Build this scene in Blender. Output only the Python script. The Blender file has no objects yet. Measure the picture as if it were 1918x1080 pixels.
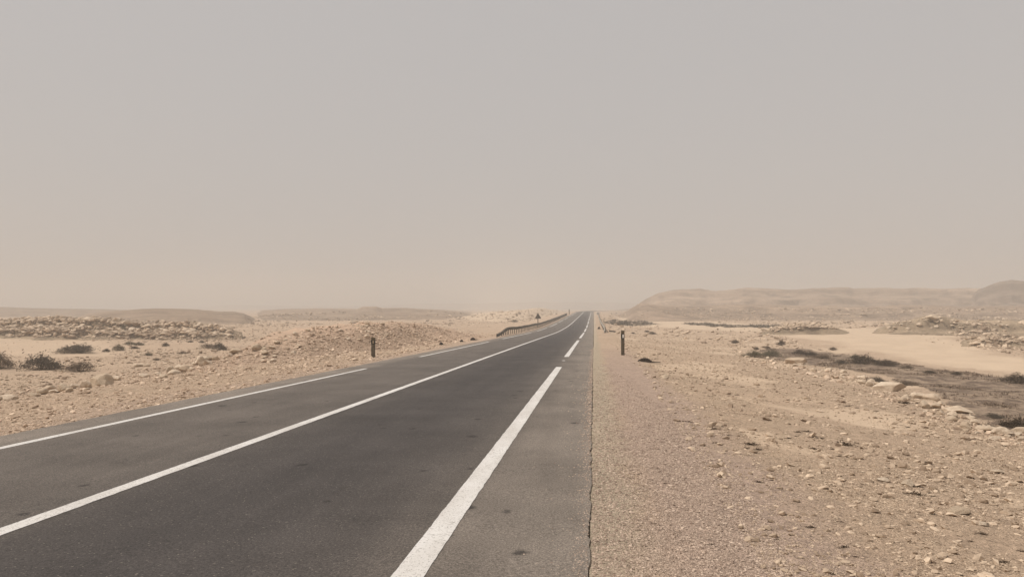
import bpy, math, random
import numpy as np
from mathutils import Vector, Matrix

# ------------------------------------------------------------------ camera, world, sun, exposure
F, CX, CY, HORIZ = 1400.0, 959.0, 540.0, 575.0          # focal length and centre in photograph pixels
CAM_H = 1.6
YAW = math.atan((1112.0 - CX) / F)                       # the road runs along +Y, the camera looks a little left of it
PITCH = math.atan((HORIZ - CY) / F)
scene = bpy.context.scene
col = scene.collection
cam_d = bpy.data.cameras.new('camera')
cam_d.sensor_width = 36.0
cam_d.lens = 36.0 * F / 1918.0
cam_d.clip_start, cam_d.clip_end = 0.05, 20000
cam = bpy.data.objects.new('camera', cam_d)
cam.location = (0, 0, CAM_H)
cam.rotation_euler = (math.pi / 2 + PITCH, 0, YAW)
col.objects.link(cam)
scene.camera = cam

SUN_EL, SUN_AZ = math.radians(56), math.radians(-100)     # azimuth from +Y, clockwise; the sun stands to the left
SUN_STRENGTH = 3.5
world = bpy.data.worlds.new('World')
scene.world = world
world.use_nodes = True
wn, wl = world.node_tree.nodes, world.node_tree.links
wn.clear()
w_out = wn.new('ShaderNodeOutputWorld')
w_bg = wn.new('ShaderNodeBackground')
w_bg.inputs['Strength'].default_value = 0.1
w_sky = wn.new('ShaderNodeTexSky')
w_sky.sky_type = 'NISHITA'
w_sky.sun_disc = False
w_sky.sun_elevation = SUN_EL
w_sky.sun_rotation = SUN_AZ
w_sky.dust_density = 8.0
w_sky.air_density = 1.2
w_mix = wn.new('ShaderNodeMix')                           # a thick dust veil over the clear sky
w_mix.data_type = 'RGBA'
w_mix.inputs[0].default_value = 0.9
w_mix.inputs[7].default_value = (5.15, 4.98, 4.92, 1)
wl.new(w_sky.outputs[0], w_mix.inputs[6])
wl.new(w_mix.outputs[2], w_bg.inputs['Color'])
wl.new(w_bg.outputs[0], w_out.inputs[0])

sun_d = bpy.data.lights.new('sun', 'SUN')
sun_d.energy = SUN_STRENGTH
sun_d.angle = math.radians(1.2)
sun_d.color = (1.0, 0.945, 0.875)
sun = bpy.data.objects.new('sun', sun_d)
sun_dir = Vector((math.sin(SUN_AZ) * math.cos(SUN_EL), math.cos(SUN_AZ) * math.cos(SUN_EL), math.sin(SUN_EL)))
sun.rotation_euler = sun_dir.to_track_quat('Z', 'Y').to_euler()
sun.location = (-30, 0, 60)
col.objects.link(sun)

scene.view_settings.view_transform = 'Standard'
scene.view_settings.look = 'None'
scene.view_settings.gamma = 1.0
scene.view_settings.exposure = 0.0
scene.cycles.max_bounces = 6
scene.cycles.diffuse_bounces = 2
scene.cycles.volume_bounces = 2
scene.cycles.use_denoising = True

# ------------------------------------------------------------------ helpers: objects, noise, projection
rng = np.random.default_rng(7)
random.seed(7)

def tag(o, label, cat=None, group=None, kind=None):
    o['label'] = label
    if cat: o['category'] = cat
    if group: o['group'] = group
    if kind: o['kind'] = kind
    return o

def link(name, me, mat=None, parent=None):
    o = bpy.data.objects.new(name, me)
    col.objects.link(o)
    if mat is not None and me is not None and len(me.materials) == 0:
        me.materials.append(mat)
    if parent is not None:
        o.parent = parent
    return o

def empty(name, loc, rz=0.0):
    o = bpy.data.objects.new(name, None)
    o.empty_display_size = 0.2
    o.location = loc
    o.rotation_euler = (0, 0, rz)
    col.objects.link(o)
    return o

def mesh_np(name, verts, faces, smooth=False):
    """verts (n,3), faces (m,k) with the same k for all"""
    me = bpy.data.meshes.new(name)
    verts = np.asarray(verts, np.float32)
    faces = np.asarray(faces, np.int32)
    m, k = faces.shape
    me.vertices.add(len(verts))
    me.vertices.foreach_set('co', verts.ravel())
    me.loops.add(m * k)
    me.loops.foreach_set('vertex_index', faces.ravel())
    me.polygons.add(m)
    me.polygons.foreach_set('loop_start', np.arange(0, m * k, k, dtype=np.int32))
    me.polygons.foreach_set('loop_total', np.full(m, k, np.int32))
    me.polygons.foreach_set('use_smooth', np.full(m, smooth, bool))
    me.update(calc_edges=True)
    return me

def color_attr(me, name, rgba):
    a = me.color_attributes.new(name, 'FLOAT_COLOR', 'POINT')
    a.data.foreach_set('color', np.asarray(rgba, np.float32).ravel())

def grid_faces(nr, nc, wrap=False):
    i = np.arange(nr - 1)[:, None]
    j = np.arange(nc - 1 if not wrap else nc)[None, :]
    j2 = (j + 1) % nc
    a, b, c, d = i * nc + j, i * nc + j2, (i + 1) * nc + j2, (i + 1) * nc + j
    return np.stack([a + 0 * b, b, c, d + 0 * b], -1).reshape(-1, 4)

def _hash(ix, iy, seed):
    h = (ix.astype(np.int64) * 374761393 + iy.astype(np.int64) * 668265263 + seed * 974634777) & 0xFFFFFFFF
    h = ((h ^ (h >> 13)) * 1274126177) & 0xFFFFFFFF
    h = (h ^ (h >> 16)) & 0xFFFFFFFF
    return h.astype(np.float64) / 4294967295.0

def vnoise(x, y, seed=0):
    x = np.asarray(x, float); y = np.asarray(y, float)
    ix, iy = np.floor(x), np.floor(y)
    fx, fy = x - ix, y - iy
    fx, fy = fx * fx * (3 - 2 * fx), fy * fy * (3 - 2 * fy)
    a, b = _hash(ix, iy, seed), _hash(ix + 1, iy, seed)
    c, d = _hash(ix, iy + 1, seed), _hash(ix + 1, iy + 1, seed)
    return (a * (1 - fx) + b * fx) * (1 - fy) + (c * (1 - fx) + d * fx) * fy * 1.0 - 0.5

def fbm(x, y, scale, octv=4, seed=0, gain=0.5):
    """about -0.5..0.5; scale is the size of the largest feature in metres"""
    r, amp, tot, f = 0.0, 1.0, 0.0, 1.0 / scale
    for o in range(octv):
        c, s = math.cos(o * 1.3), math.sin(o * 1.3)
        r = r + amp * vnoise((x * c - y * s) * f + 17.3 * o, (x * s + y * c) * f - 9.1 * o, seed + o)
        tot += amp; amp *= gain; f *= 2.03
    return r / tot

def sstep(t):
    t = np.clip(t, 0, 1)
    return t * t * (3 - 2 * t)

SY, CYW = math.sin(YAW), math.cos(YAW)
SP, CP = math.sin(PITCH), math.cos(PITCH)

def project(x, y, z):
    xc, zc, up = x * CYW + y * SY, -x * SY + y * CYW, z - CAM_H
    fw, u2 = zc * CP + up * SP, -zc * SP + up * CP
    fw = np.where(np.abs(fw) < 1e-3, 1e-3, fw)
    return CX + F * xc / fw, CY - F * u2 / fw, fw

def ray(px, py):
    dx, du = (np.asarray(px, float) - CX) / F, (CY - np.asarray(py, float)) / F
    zc, up = CP - du * SP, SP + du * CP
    return dx * CYW - zc * SY, dx * SY + zc * CYW, up

# ------------------------------------------------------------------ the lie of the land
_py = np.array([-60, 0, 50, 93, 130, 168, 240, 327, 400, 600, 1500, 5000.])
_pz = np.array([.94, 0, -.785, -1.50, -1.73, -1.60, -1.17, -.62, -.45, -.9, -1.2, -1.5])
_yy = np.arange(-60, 5000, 1.0)
_zz = np.interp(_yy, _py, _pz)
_k = np.hanning(41); _k /= _k.sum()
_zs = np.convolve(np.pad(_zz, 20, mode='reflect', reflect_type='odd'), _k, 'valid')
def road_z(y): return np.interp(y, _yy, _zs)

BEND0, BEND_R, BEND_A = 335.0, 700.0, math.radians(10)
def road_x(y):
    y = np.asarray(y, float)
    t = np.clip(y - BEND0, 0, BEND_R * math.sin(BEND_A))
    return BEND_R - np.sqrt(BEND_R ** 2 - t ** 2) + np.maximum(y - BEND0 - BEND_R * math.sin(BEND_A), 0) * math.tan(BEND_A)

RL, RR = -8.02, -0.04                                     # left and right edge of the asphalt

def xr_edge(y): return np.interp(y, [0, 15, 23, 46, 63, 100, 130, 200], [8.0, 8.9, 10.4, 12.3, 12.2, 11, 9.5, 7])

def smax(a, b, k):
    h = np.clip(0.5 + 0.5 * (a - b) / k, 0, 1)
    return b + (a - b) * h + k * h * (1 - h)

def H(x, y, fine=True):
    x = np.asarray(x, float); y = np.asarray(y, float)
    lat = x - road_x(y)
    rz = road_z(y)
    dist = np.hypot(x, y)
    right = np.maximum(lat, 0)
    xr = xr_edge(y) + fbm(x, y, 5, 2, 31) * 1.2
    zr = rz - 0.02 * np.clip(right, 0, 1.8) - 0.098 * np.clip(right - 1.8, 0, xr - 1.8) - 0.5 * np.maximum(right - xr, 0)
    u = np.maximum(RL - lat, 0)
    zl = rz - 0.03 * np.clip(u, 0, 1.5) - 0.055 * np.clip(u - 1.5, 0, 5) - 0.22 * np.maximum(u - 6.5, 0)
    e = np.where(lat > (RL + RR) / 2, zr, zl)
    plain = -2.35 + fbm(x, y, 45, 3, 3) * 0.55 * np.clip(dist / 60, 0.3, 1.6) + 0.0004 * np.maximum(dist - 300, 0)
    z = smax(e, plain, 0.18)
    off = np.clip(np.minimum(np.maximum(lat - RR, RL - lat) / 2.5, 1), 0, 1)
    z = z + fbm(x, y, 3.0, 3, 5) * 0.16 * off * np.clip(dist / 12, .4, 2.0)
    if fine:
        stony = off * 0.8 + 0.2
        z = z + fbm(x, y, 0.35, 3, 9) * 0.035 * stony
    inside = (lat < RR) & (lat > RL)
    z = np.where(inside, rz - 0.05 - 0.0006 * np.clip(dist, 0, 400), z)
    z = z - np.where(inside, 0, 0.014)
    return z

class Hill:
    """a rise whose crest is given as a skyline seen from the camera, built at its own distance"""
    def __init__(self, name, d_foot, d_top, d_back, sky, rough=0.25, wob=0.5, cut=0.0, seed=1, skynoise=0.0, power=1.0):
        self.name, self.df, self.dt, self.db = name, d_foot, d_top, d_back
        self.sx = np.array([p[0] for p in sky], float); self.sy = np.array([p[1] for p in sky], float)
        self.rough, self.wob, self.seed, self.cut, self.skynoise, self.power = rough, wob, seed, cut, skynoise, power
    def z(self, x, y):
        x = np.asarray(x, float); y = np.asarray(y, float)
        px, _, d = project(x, y, 0.0 * x)
        run = self.dt - self.df
        vis = (d > self.df - run) & (d < self.db + 5) & (px > self.sx[0]) & (px < self.sx[-1])
        out = np.full(x.shape, -50.0)
        if vis.any():
            out[vis] = self._z(x[vis], y[vis], px[vis], d[vis])
        return out
    def _z(self, x, y, px, d):
        run = self.dt - self.df
        w = run * self.wob
        g = fbm(x, y, run * 1.6, 4, self.seed)
        gul = np.abs(fbm(x, y, run * 0.7, 3, self.seed + 40)) * 2
        top = CAM_H - (np.interp(px, self.sx, self.sy) + self.skynoise * fbm(px, 0 * px, 40, 5, self.seed + 3) - HORIZ) * self.dt / F
        t = (d - self.df - g * w + gul * w * 0.5) / run
        f = sstep(t) ** self.power
        if self.cut:                                       # ledges of harder rock
            n = self.cut
            fr = f * n
            f = f * 0.45 + 0.55 * (np.floor(fr) + sstep((fr - np.floor(fr)) * 4.5)) / n
        back = sstep((self.db - d) / max(self.db - self.dt, 1))
        f = f * back
        lat = x - road_x(y)
        f = f * sstep((np.maximum(RL - lat, lat - RR) - 4) / 16)
        h = H(x, y, False)
        zz = (h - 0.8) * (1 - f) + top * f
        zz = zz + fbm(x, y, run * 0.35, 6, self.seed + 9, 0.62) * self.rough * np.clip(f * 2, 0, 1)
        return zz
    def mesh(self, ncol, nrow, mat):
        px = np.linspace(self.sx[0] + .5, self.sx[-1] - .5, ncol)
        d = np.concatenate([np.linspace(self.df - (self.dt - self.df) * .6, self.dt + (self.dt - self.df) * .25, int(nrow * .75)),
                            np.linspace(self.dt + (self.dt - self.df) * .3, self.db + 4, nrow - int(nrow * .75))])
        a = (px - CX) / F
        xc, zc = d[:, None] * a[None, :], d[:, None] + 0 * a[None, :]
        x, y = xc * CYW - zc * SY, xc * SY + zc * CYW
        z = self.z(x, y)
        z = np.where(z < -40, H(x, y, False) - 0.8, z)
        me = mesh_np(self.name, np.stack([x, y, z], -1).reshape(-1, 3), grid_faces(nrow, ncol), True)
        return link(self.name, me, mat)

hills = dict(
    near_mesa=Hill('mesa', 330, 440, 900, [(1770, 580), (1800, 570), (1820, 560), (1832, 547), (1850, 538), (1872, 531), (1895, 527), (1940, 527), (2050, 529), (2200, 536), (2300, 580)], 4.0, .7, 3, 11, 9.0),
    far_mesa=Hill('mesa', 330, 500, 1300, [(1150, 584), (1185, 574), (1205, 565), (1232, 552), (1262, 547), (1312, 544), (1340, 546), (1402, 541), (1470, 543), (1562, 541), (1588, 539), (1600, 542), (1700, 543), (1830, 541), (1950, 540), (2200, 540), (2300, 580)], 3.0, .8, 3, 12, 4.0),
    terrace=Hill('rock_terrace', 215, 320, 480, [(1150, 588), (1180, 577), (1196, 569), (1225, 571), (1300, 574), (1400, 570), (1490, 573), (1600, 575), (1700, 572), (1800, 575), (1918, 572), (2100, 572), (2300, 590)], 2.4, .9, 3, 13, 3.0),
    left_far=Hill('hill', 280, 440, 1000, [(-500, 580), (-200, 573), (0, 575), (60, 577), (190, 579), (260, 582), (340, 592)], .5, .4, 0, 14, 1.0),
    left_mesa=Hill('hill', 150, 235, 420, [(130, 600), (160, 590), (200, 584), (250, 580), (290, 578), (370, 580), (412, 584), (440, 585), (458, 589), (474, 598), (490, 606)], 1.3, .55, 3, 15, 2.0),
    dist_mesa=Hill('mesa', 225, 400, 1000, [(440, 604), (470, 596), (492, 582), (520, 580), (600, 578), (668, 579), (680, 574), (705, 574), (716, 577), (760, 577), (830, 581), (900, 590), (940, 600)], 1.6, .5, 3, 16, 1.0),
    horizon_hills=Hill('hill', 1300, 1700, 2800, [(300, 580), (420, 571), (560, 572), (700, 572), (790, 568), (900, 568), (1010, 565), (1100, 566), (1200, 568), (1300, 570), (1500, 574), (1600, 580)], 1.5, .4, 0, 17, 1.5),
    left_low=Hill('rock_terrace', 190, 320, 600, [(690, 608), (760, 601), (830, 595), (900, 588), (960, 581), (1010, 576), (1040, 576), (1056, 581), (1080, 592)], 1.3, .9, 3, 18, 5.0),
)
ridge = Hill('rock_ridge', 92, 101, 130, [(-260, 612), (-100, 604), (0, 600), (60, 596), (140, 594), (182, 594), (205, 600), (240, 602), (282, 608), (300, 604), (350, 603), (378, 607), (402, 611), (430, 617), (455, 626)], .9, .7, 3, 21, 5.0)
heap_a = Hill('rock_heap', 104, 116, 150, [(1625, 626), (1650, 613), (1670, 608), (1695, 602), (1720, 595), (1745, 591), (1772, 595), (1800, 600), (1850, 599), (1918, 601), (2050, 604), (2150, 620)], .5, .6, 2, 22, 3.0)
heap_b = Hill('rock_heap', 70, 82, 104, [(1785, 650), (1805, 637), (1835, 628), (1852, 624), (1880, 627), (1918, 630), (2050, 632), (2150, 650)], .35, .7, 2, 23, 3.0)
heap_c = Hill('rock_heap', 104, 114, 138, [(1425, 622), (1445, 615), (1466, 608), (1492, 604), (1540, 606), (1562, 612), (1590, 622)], .4, .6, 2, 24, 2.0)

class Mound:
    A, B = np.array([-16.5, 28.0]), np.array([-12.6, 84.0])
    def z(self, x, y):
        x = np.asarray(x, float); y = np.asarray(y, float)
        m = (x > -32) & (x < -7) & (y > 18) & (y < 100)
        out = np.full(x.shape, -50.0)
        if m.any():
            out[m] = self._z(x[m], y[m])
        return out
    def _z(self, x, y):
        d = self.B - self.A
        L = np.hypot(*d); dh = d / L
        s = (x - self.A[0]) * dh[0] + (y - self.A[1]) * dh[1]
        n = -(x - self.A[0]) * dh[1] + (y - self.A[1]) * dh[0]      # positive to the left of the axis
        ax, ay = self.A[0] + s * dh[0], self.A[1] + s * dh[1]
        px, _, dep = project(ax, ay, 0 * ax)
        py = np.interp(px, [380, 430, 480, 505, 540, 570, 600, 640, 680, 720, 760, 800, 840, 870, 900],
                       [690, 668, 654, 645, 630, 619, 611, 607, 604, 604, 606, 610, 619, 632, 645])
        top = CAM_H - (py - HORIZ) * dep / F
        nn = n + fbm(x, y, 8, 3, 51) * 3
        wid = np.where(nn > 0, 3.4, 3.1 + 0.0 * nn)
        f = np.exp(-np.abs(nn / wid) ** 2.2)
        end = sstep((s + 5) / 8) * sstep((L + 8 - s) / 12)
        h = H(x, y, False)
        zz = (h - 0.25) + np.maximum(top - h + 0.25, 0) * f * end
        zz = zz + fbm(x, y, 1.6, 4, 52, .6) * 0.42 * np.clip(f * 2, 0, 1)
        lat = x - road_x(y)
        return np.where((s > -6) & (s < L + 9) & (np.abs(n) < 9) & (lat < RL - 0.9), zz, -50.0)
    def mesh(self, mat):
        x, y = np.meshgrid(np.arange(-27, -8.6, .14), np.arange(22, 94, .28))
        z = self.z(x, y)
        z = np.where(z < -40, H(x, y, False) - 0.3, z)
        me = mesh_np('rubble_mound', np.stack([x, y, z], -1).reshape(-1, 3), grid_faces(*x.shape), True)
        return link('rubble_mound', me, mat)
mound = Mound()
SURF = [ridge, heap_a, heap_b, heap_c, mound, hills['left_mesa'], hills['terrace'], hills['left_low'], hills['dist_mesa'], hills['near_mesa'], hills['far_mesa']]

def Z(x, y, fine=True):
    x = np.asarray(x, float); y = np.asarray(y, float)
    z = H(x, y, fine)
    for s in SURF:
        z = np.maximum(z, s.z(x, y))
    return z

_gpx = np.linspace(-320, 2280, 900)
_gd = np.geomspace(2.4, 520, 420)
_ga = (_gpx - CX) / F
_gx = _gd[None, :] * (_ga[:, None] * CYW - SY); _gy = _gd[None, :] * (_ga[:, None] * SY + CYW)
_grid = {}
for _surf in (False, True):
    _q = Z(_gx, _gy, False) if _surf else H(_gx, _gy, False)
    _el = (_q - CAM_H) / _gd[None, :]                       # slope of the sight line to each point of the land
    _grid[_surf] = np.maximum.accumulate(_el, 1)

def ground_hit(px, py, surf=True, dmax=500):
    """where the sight line through a pixel of the photograph meets the land"""
    px = np.atleast_1d(np.asarray(px, float)); py = np.atleast_1d(np.asarray(py, float))
    dx, du = (px - CX) / F, (CY - py) / F
    zc, up = CP - du * SP, SP + du * CP
    el, a = up / zc, dx / zc
    ci = np.clip(np.round((a * F + CX - _gpx[0]) / (_gpx[1] - _gpx[0])).astype(int), 0, len(_gpx) - 1)
    d = np.empty(len(px)); ok = np.ones(len(px), bool)
    order = np.argsort(ci, kind='stable')
    cs, st = np.unique(ci[order], return_index=True)
    st = np.append(st, len(order))
    for k, c in enumerate(cs):
        ii = order[st[k]:st[k + 1]]
        row_ = _grid[surf][c]
        j = np.searchsorted(row_, el[ii])
        ok[ii] = j < len(row_)
        j = np.clip(j, 1, len(row_) - 1)
        e0, e1 = row_[j - 1], row_[j]
        t = np.clip((el[ii] - e0) / (e1 - e0 + 1e-9), 0, 1)
        d[ii] = _gd[j - 1] * (1 - t) + _gd[j] * t
    ok &= d < dmax
    return d * (a * CYW - SY), d * (a * SY + CYW), ok

def in_poly(x, y, poly):
    poly = np.asarray(poly, float)
    r = np.zeros(np.shape(x), bool)
    j = len(poly) - 1
    for i in range(len(poly)):
        xi, yi = poly[i]; xj, yj = poly[j]
        c = ((yi > y) != (yj > y)) & (x < (xj - xi) * (y - yi) / (yj - yi + 1e-12) + xi)
        r ^= c
        j = i
    return r

def world_poly(pts):
    p = np.array(pts, float)
    x, y, _ = ground_hit(p[:, 0], p[:, 1], False)
    return np.stack([x, y], -1)

SCRUB_PX = [(1380, 668), (1430, 652), (1520, 654), (1600, 664), (1690, 680), (1765, 692), (1850, 704), (1960, 712), (2040, 800), (2040, 850), (1920, 808),
            (1850, 785), (1780, 752), (1705, 722), (1640, 700), (1560, 688), (1480, 674)]
scrub_poly = world_poly(SCRUB_PX)
scrub_far = [world_poly([(1128, 604), (1150, 599), (1205, 602), (1232, 608), (1200, 610.5), (1150, 609)]),
             world_poly([(1270, 606), (1320, 607), (1420, 609.5), (1520, 612), (1440, 614), (1340, 612)])]
sand_polys = [world_poly([(1440, 622), (1560, 616), (1640, 613), (1780, 625), (1830, 652), (1930, 668), (2010, 702), (1930, 704), (1800, 690), (1700, 670), (1600, 652), (1530, 637)]),
              world_poly([(1150, 591), (1260, 597), (1340, 603), (1500, 611), (1600, 616), (1500, 622), (1400, 620), (1300, 617), (1200, 611), (1165, 601)]),
              world_poly([(-60, 632), (110, 634), (200, 640), (215, 668), (60, 672), (-60, 660)])]

# ------------------------------------------------------------------ materials
def new_mat(name, rough=0.9, spec=0.2):
    m = bpy.data.materials.new(name)
    m.use_nodes = True
    nt = m.node_tree
    b = nt.nodes['Principled BSDF']
    b.inputs['Roughness'].default_value = rough
    b.inputs['Specular IOR Level'].default_value = spec
    return m, nt, b

def N(nt, t, **kw):
    n = nt.nodes.new(t)
    for k, v in kw.items():
        if k.startswith('in_'):
            n.inputs[k[3:].replace('_', ' ')].default_value = v
        else:
            setattr(n, k, v)
    return n

def noise(nt, vec, scale, detail=4, rough=0.55):
    n = N(nt, 'ShaderNodeTexNoise', in_Scale=scale, in_Detail=detail, in_Roughness=rough)
    nt.links.new(vec, n.inputs['Vector'])
    return n.outputs['Fac']

def ramp(nt, fac, stops):
    r = nt.nodes.new('ShaderNodeValToRGB')
    e = r.color_ramp.elements
    while len(e) < len(stops): e.new(0.5)
    for el, (p, c) in zip(e, stops):
        el.position = p
        el.color = (c, c, c, 1) if isinstance(c, (int, float)) else (*c, 1)
    nt.links.new(fac, r.inputs['Fac'])
    return r.outputs['Color']

def mix(nt, fac, a, b, mode='MIX'):
    n = nt.nodes.new('ShaderNodeMix')
    n.data_type, n.blend_type = 'RGBA', mode
    for s, v in ((0, fac), (6, a), (7, b)):
        if isinstance(v, bpy.types.NodeSocket): nt.links.new(v, n.inputs[s])
        elif isinstance(v, (int, float)): n.inputs[s].default_value = v if s == 0 else (v, v, v, 1)
        else: n.inputs[s].default_value = (*v, 1)
    return n.outputs[2]

def mth(nt, op, a, b=None):
    n = nt.nodes.new('ShaderNodeMath'); n.operation = op
    for s, v in ((0, a), (1, b)):
        if v is None: continue
        if isinstance(v, bpy.types.NodeSocket): nt.links.new(v, n.inputs[s])
        else: n.inputs[s].default_value = v
    return n.outputs[0]

def bump(nt, bsdf, height, dist, strength=1.0, prev=None):
    b = N(nt, 'ShaderNodeBump')
    b.inputs['Distance'].default_value = dist
    if isinstance(strength, bpy.types.NodeSocket): nt.links.new(strength, b.inputs['Strength'])
    else: b.inputs['Strength'].default_value = strength
    nt.links.new(height, b.inputs['Height'])
    if prev is not None: nt.links.new(prev, b.inputs['Normal'])
    nt.links.new(b.outputs['Normal'], bsdf.inputs['Normal'])
    return b.outputs['Normal']

def geo_pos(nt):
    return N(nt, 'ShaderNodeNewGeometry').outputs['Position']

SAND_A, SAND_B = (.52, .385, .275), (.43, .314, .224)

def ground_material():
    m, nt, b = new_mat('desert_ground', .95, .1)
    p = geo_pos(nt)
    big = ramp(nt, noise(nt, p, .12, 5), [(.35, 0), (.65, 1)])
    c = mix(nt, big, SAND_A, SAND_B)
    c = mix(nt, ramp(nt, noise(nt, p, .9, 4), [(.42, 0), (.62, .7)]), c, (.465, .348, .248))
    at = N(nt, 'ShaderNodeAttribute', attribute_name='zone')
    sep = N(nt, 'ShaderNodeSeparateColor')
    nt.links.new(at.outputs['Color'], sep.inputs[0])
    pink, grey, scrub, sand = sep.outputs[0], sep.outputs[1], sep.outputs[2], at.outputs['Alpha']
    c = mix(nt, pink, c, (.425, .315, .25))
    c = mix(nt, grey, c, (.43, .35, .258))
    c = mix(nt, scrub, c, mix(nt, ramp(nt, noise(nt, p, 1.1, 6, .75), [(.42, 0), (.58, 1)]), (.15, .108, .08), (.36, .27, .195)))
    c = mix(nt, sand, c, mix(nt, ramp(nt, noise(nt, p, .35, 5), [(.35, 0), (.65, 1)]), (.56, .432, .312), (.51, .39, .28)))
    v = N(nt, 'ShaderNodeTexVoronoi', in_Scale=34.0)
    nt.links.new(p, v.inputs['Vector'])
    vs = N(nt, 'ShaderNodeSeparateColor'); nt.links.new(v.outputs['Color'], vs.inputs[0])
    stony = mth(nt, 'SUBTRACT', 1.0, sand)
    speck = ramp(nt, vs.outputs[0], [(0, .62), (.3, .95), (.8, 1.05), (1, 1.35)])
    c = mix(nt, mth(nt, 'MULTIPLY', stony, .75), c, mix(nt, 1.0, c, speck, 'MULTIPLY'))
    v2 = N(nt, 'ShaderNodeTexVoronoi', in_Scale=7.0)
    nt.links.new(p, v2.inputs['Vector'])
    vs2 = N(nt, 'ShaderNodeSeparateColor'); nt.links.new(v2.outputs['Color'], vs2.inputs[0])
    speck2 = ramp(nt, vs2.outputs[1], [(0, .72), (.25, 1.0), (.85, 1.0), (1, 1.2)])
    c = mix(nt, mth(nt, 'MULTIPLY', stony, .6), c, mix(nt, 1.0, c, speck2, 'MULTIPLY'))
    c = mix(nt, .5, c, mix(nt, 1.0, c, ramp(nt, noise(nt, p, 140, 2), [(.3, .7), (.7, 1.3)]), 'MULTIPLY'))
    nt.links.new(c, b.inputs['Base Color'])
    h1 = noise(nt, p, 22, 5, .65)
    st = mth(nt, 'ADD', mth(nt, 'MULTIPLY', stony, .85), .12)
    n1 = bump(nt, b, h1, .055, st)
    bump(nt, b, v.outputs['Distance'], .012, mth(nt, 'MULTIPLY', stony, .8), n1)
    return m

def hill_material(name, a, bcol, dark, scale=1.0):
    m, nt, b = new_mat(name, .95, .1)
    p = geo_pos(nt)
    mp = N(nt, 'ShaderNodeMapping'); mp.inputs['Scale'].default_value = (.03 * scale, .03 * scale, .5 * scale)
    nt.links.new(p, mp.inputs['Vector'])
    strata = ramp(nt, noise(nt, mp.outputs[0], 1.0, 5, .6), [(.38, 0), (.62, 1)])
    c = mix(nt, strata, a, bcol)
    c = mix(nt, ramp(nt, noise(nt, p, .25 * scale, 6, .65), [(.47, 0), (.64, .85)]), c, dark)
    c = mix(nt, .8, c, mix(nt, 1.0, c, ramp(nt, noise(nt, mp.outputs[0], .35, 4, .6), [(.38, .7), (.62, 1.2)]), 'MULTIPLY'))
    c = mix(nt, .6, c, mix(nt, 1.0, c, ramp(nt, noise(nt, p, 2.2 * scale, 5, .7), [(.3, .62), (.7, 1.3)]), 'MULTIPLY'))
    sp = N(nt, 'ShaderNodeSeparateXYZ'); nt.links.new(N(nt, 'ShaderNodeNewGeometry').outputs['True Normal'], sp.inputs[0])
    steep = ramp(nt, sp.outputs[2], [(.80, .75), (.97, 0)])          # bare rock on the steep faces, blown sand on the flats
    c = mix(nt, steep, c, mix(nt, .5, c, dark))
    nt.links.new(c, b.inputs['Base Color'])
    n1 = bump(nt, b, noise(nt, p, 1.2 * scale, 6, .7), .5 / scale, .9)
    bump(nt, b, noise(nt, p, 9 * scale, 4, .7), .08 / scale, .8, n1)
    return m

def stone_material(name, base, dark, light):
    m, nt, b = new_mat(name, .92, .15)
    p = geo_pos(nt)
    at = N(nt, 'ShaderNodeAttribute', attribute_name='tint')
    sep = N(nt, 'ShaderNodeSeparateColor'); nt.links.new(at.outputs['Color'], sep.inputs[0])
    c = mix(nt, sep.outputs[0], dark, light)
    c = mix(nt, .4, c, base)
    c = mix(nt, .5, c, mix(nt, 1.0, c, ramp(nt, noise(nt, p, 30, 4, .7), [(.3, .7), (.7, 1.3)]), 'MULTIPLY'))
    nt.links.new(c, b.inputs['Base Color'])
    return m

def boulder_material():
    m, nt, b = new_mat('limestone_boulder', .92, .15)
    tc = N(nt, 'ShaderNodeTexCoord').outputs['Object']
    oi = N(nt, 'ShaderNodeObjectInfo')
    c = mix(nt, oi.outputs['Random'], (.47, .365, .262), (.64, .525, .405))
    c = mix(nt, ramp(nt, noise(nt, tc, 2.2, 6, .65), [(.45, 0), (.68, .7)]), c, (.40, .30, .21))
    c = mix(nt, ramp(nt, noise(nt, tc, 9, 5, .7), [(.55, 0), (.75, .7)]), c, (.25, .18, .12))
    nt.links.new(c, b.inputs['Base Color'])
    n1 = bump(nt, b, noise(nt, tc, 3.2, 6, .7), .035, .8)
    bump(nt, b, noise(nt, tc, 16, 4, .7), .008, .7, n1)
    return m

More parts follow.
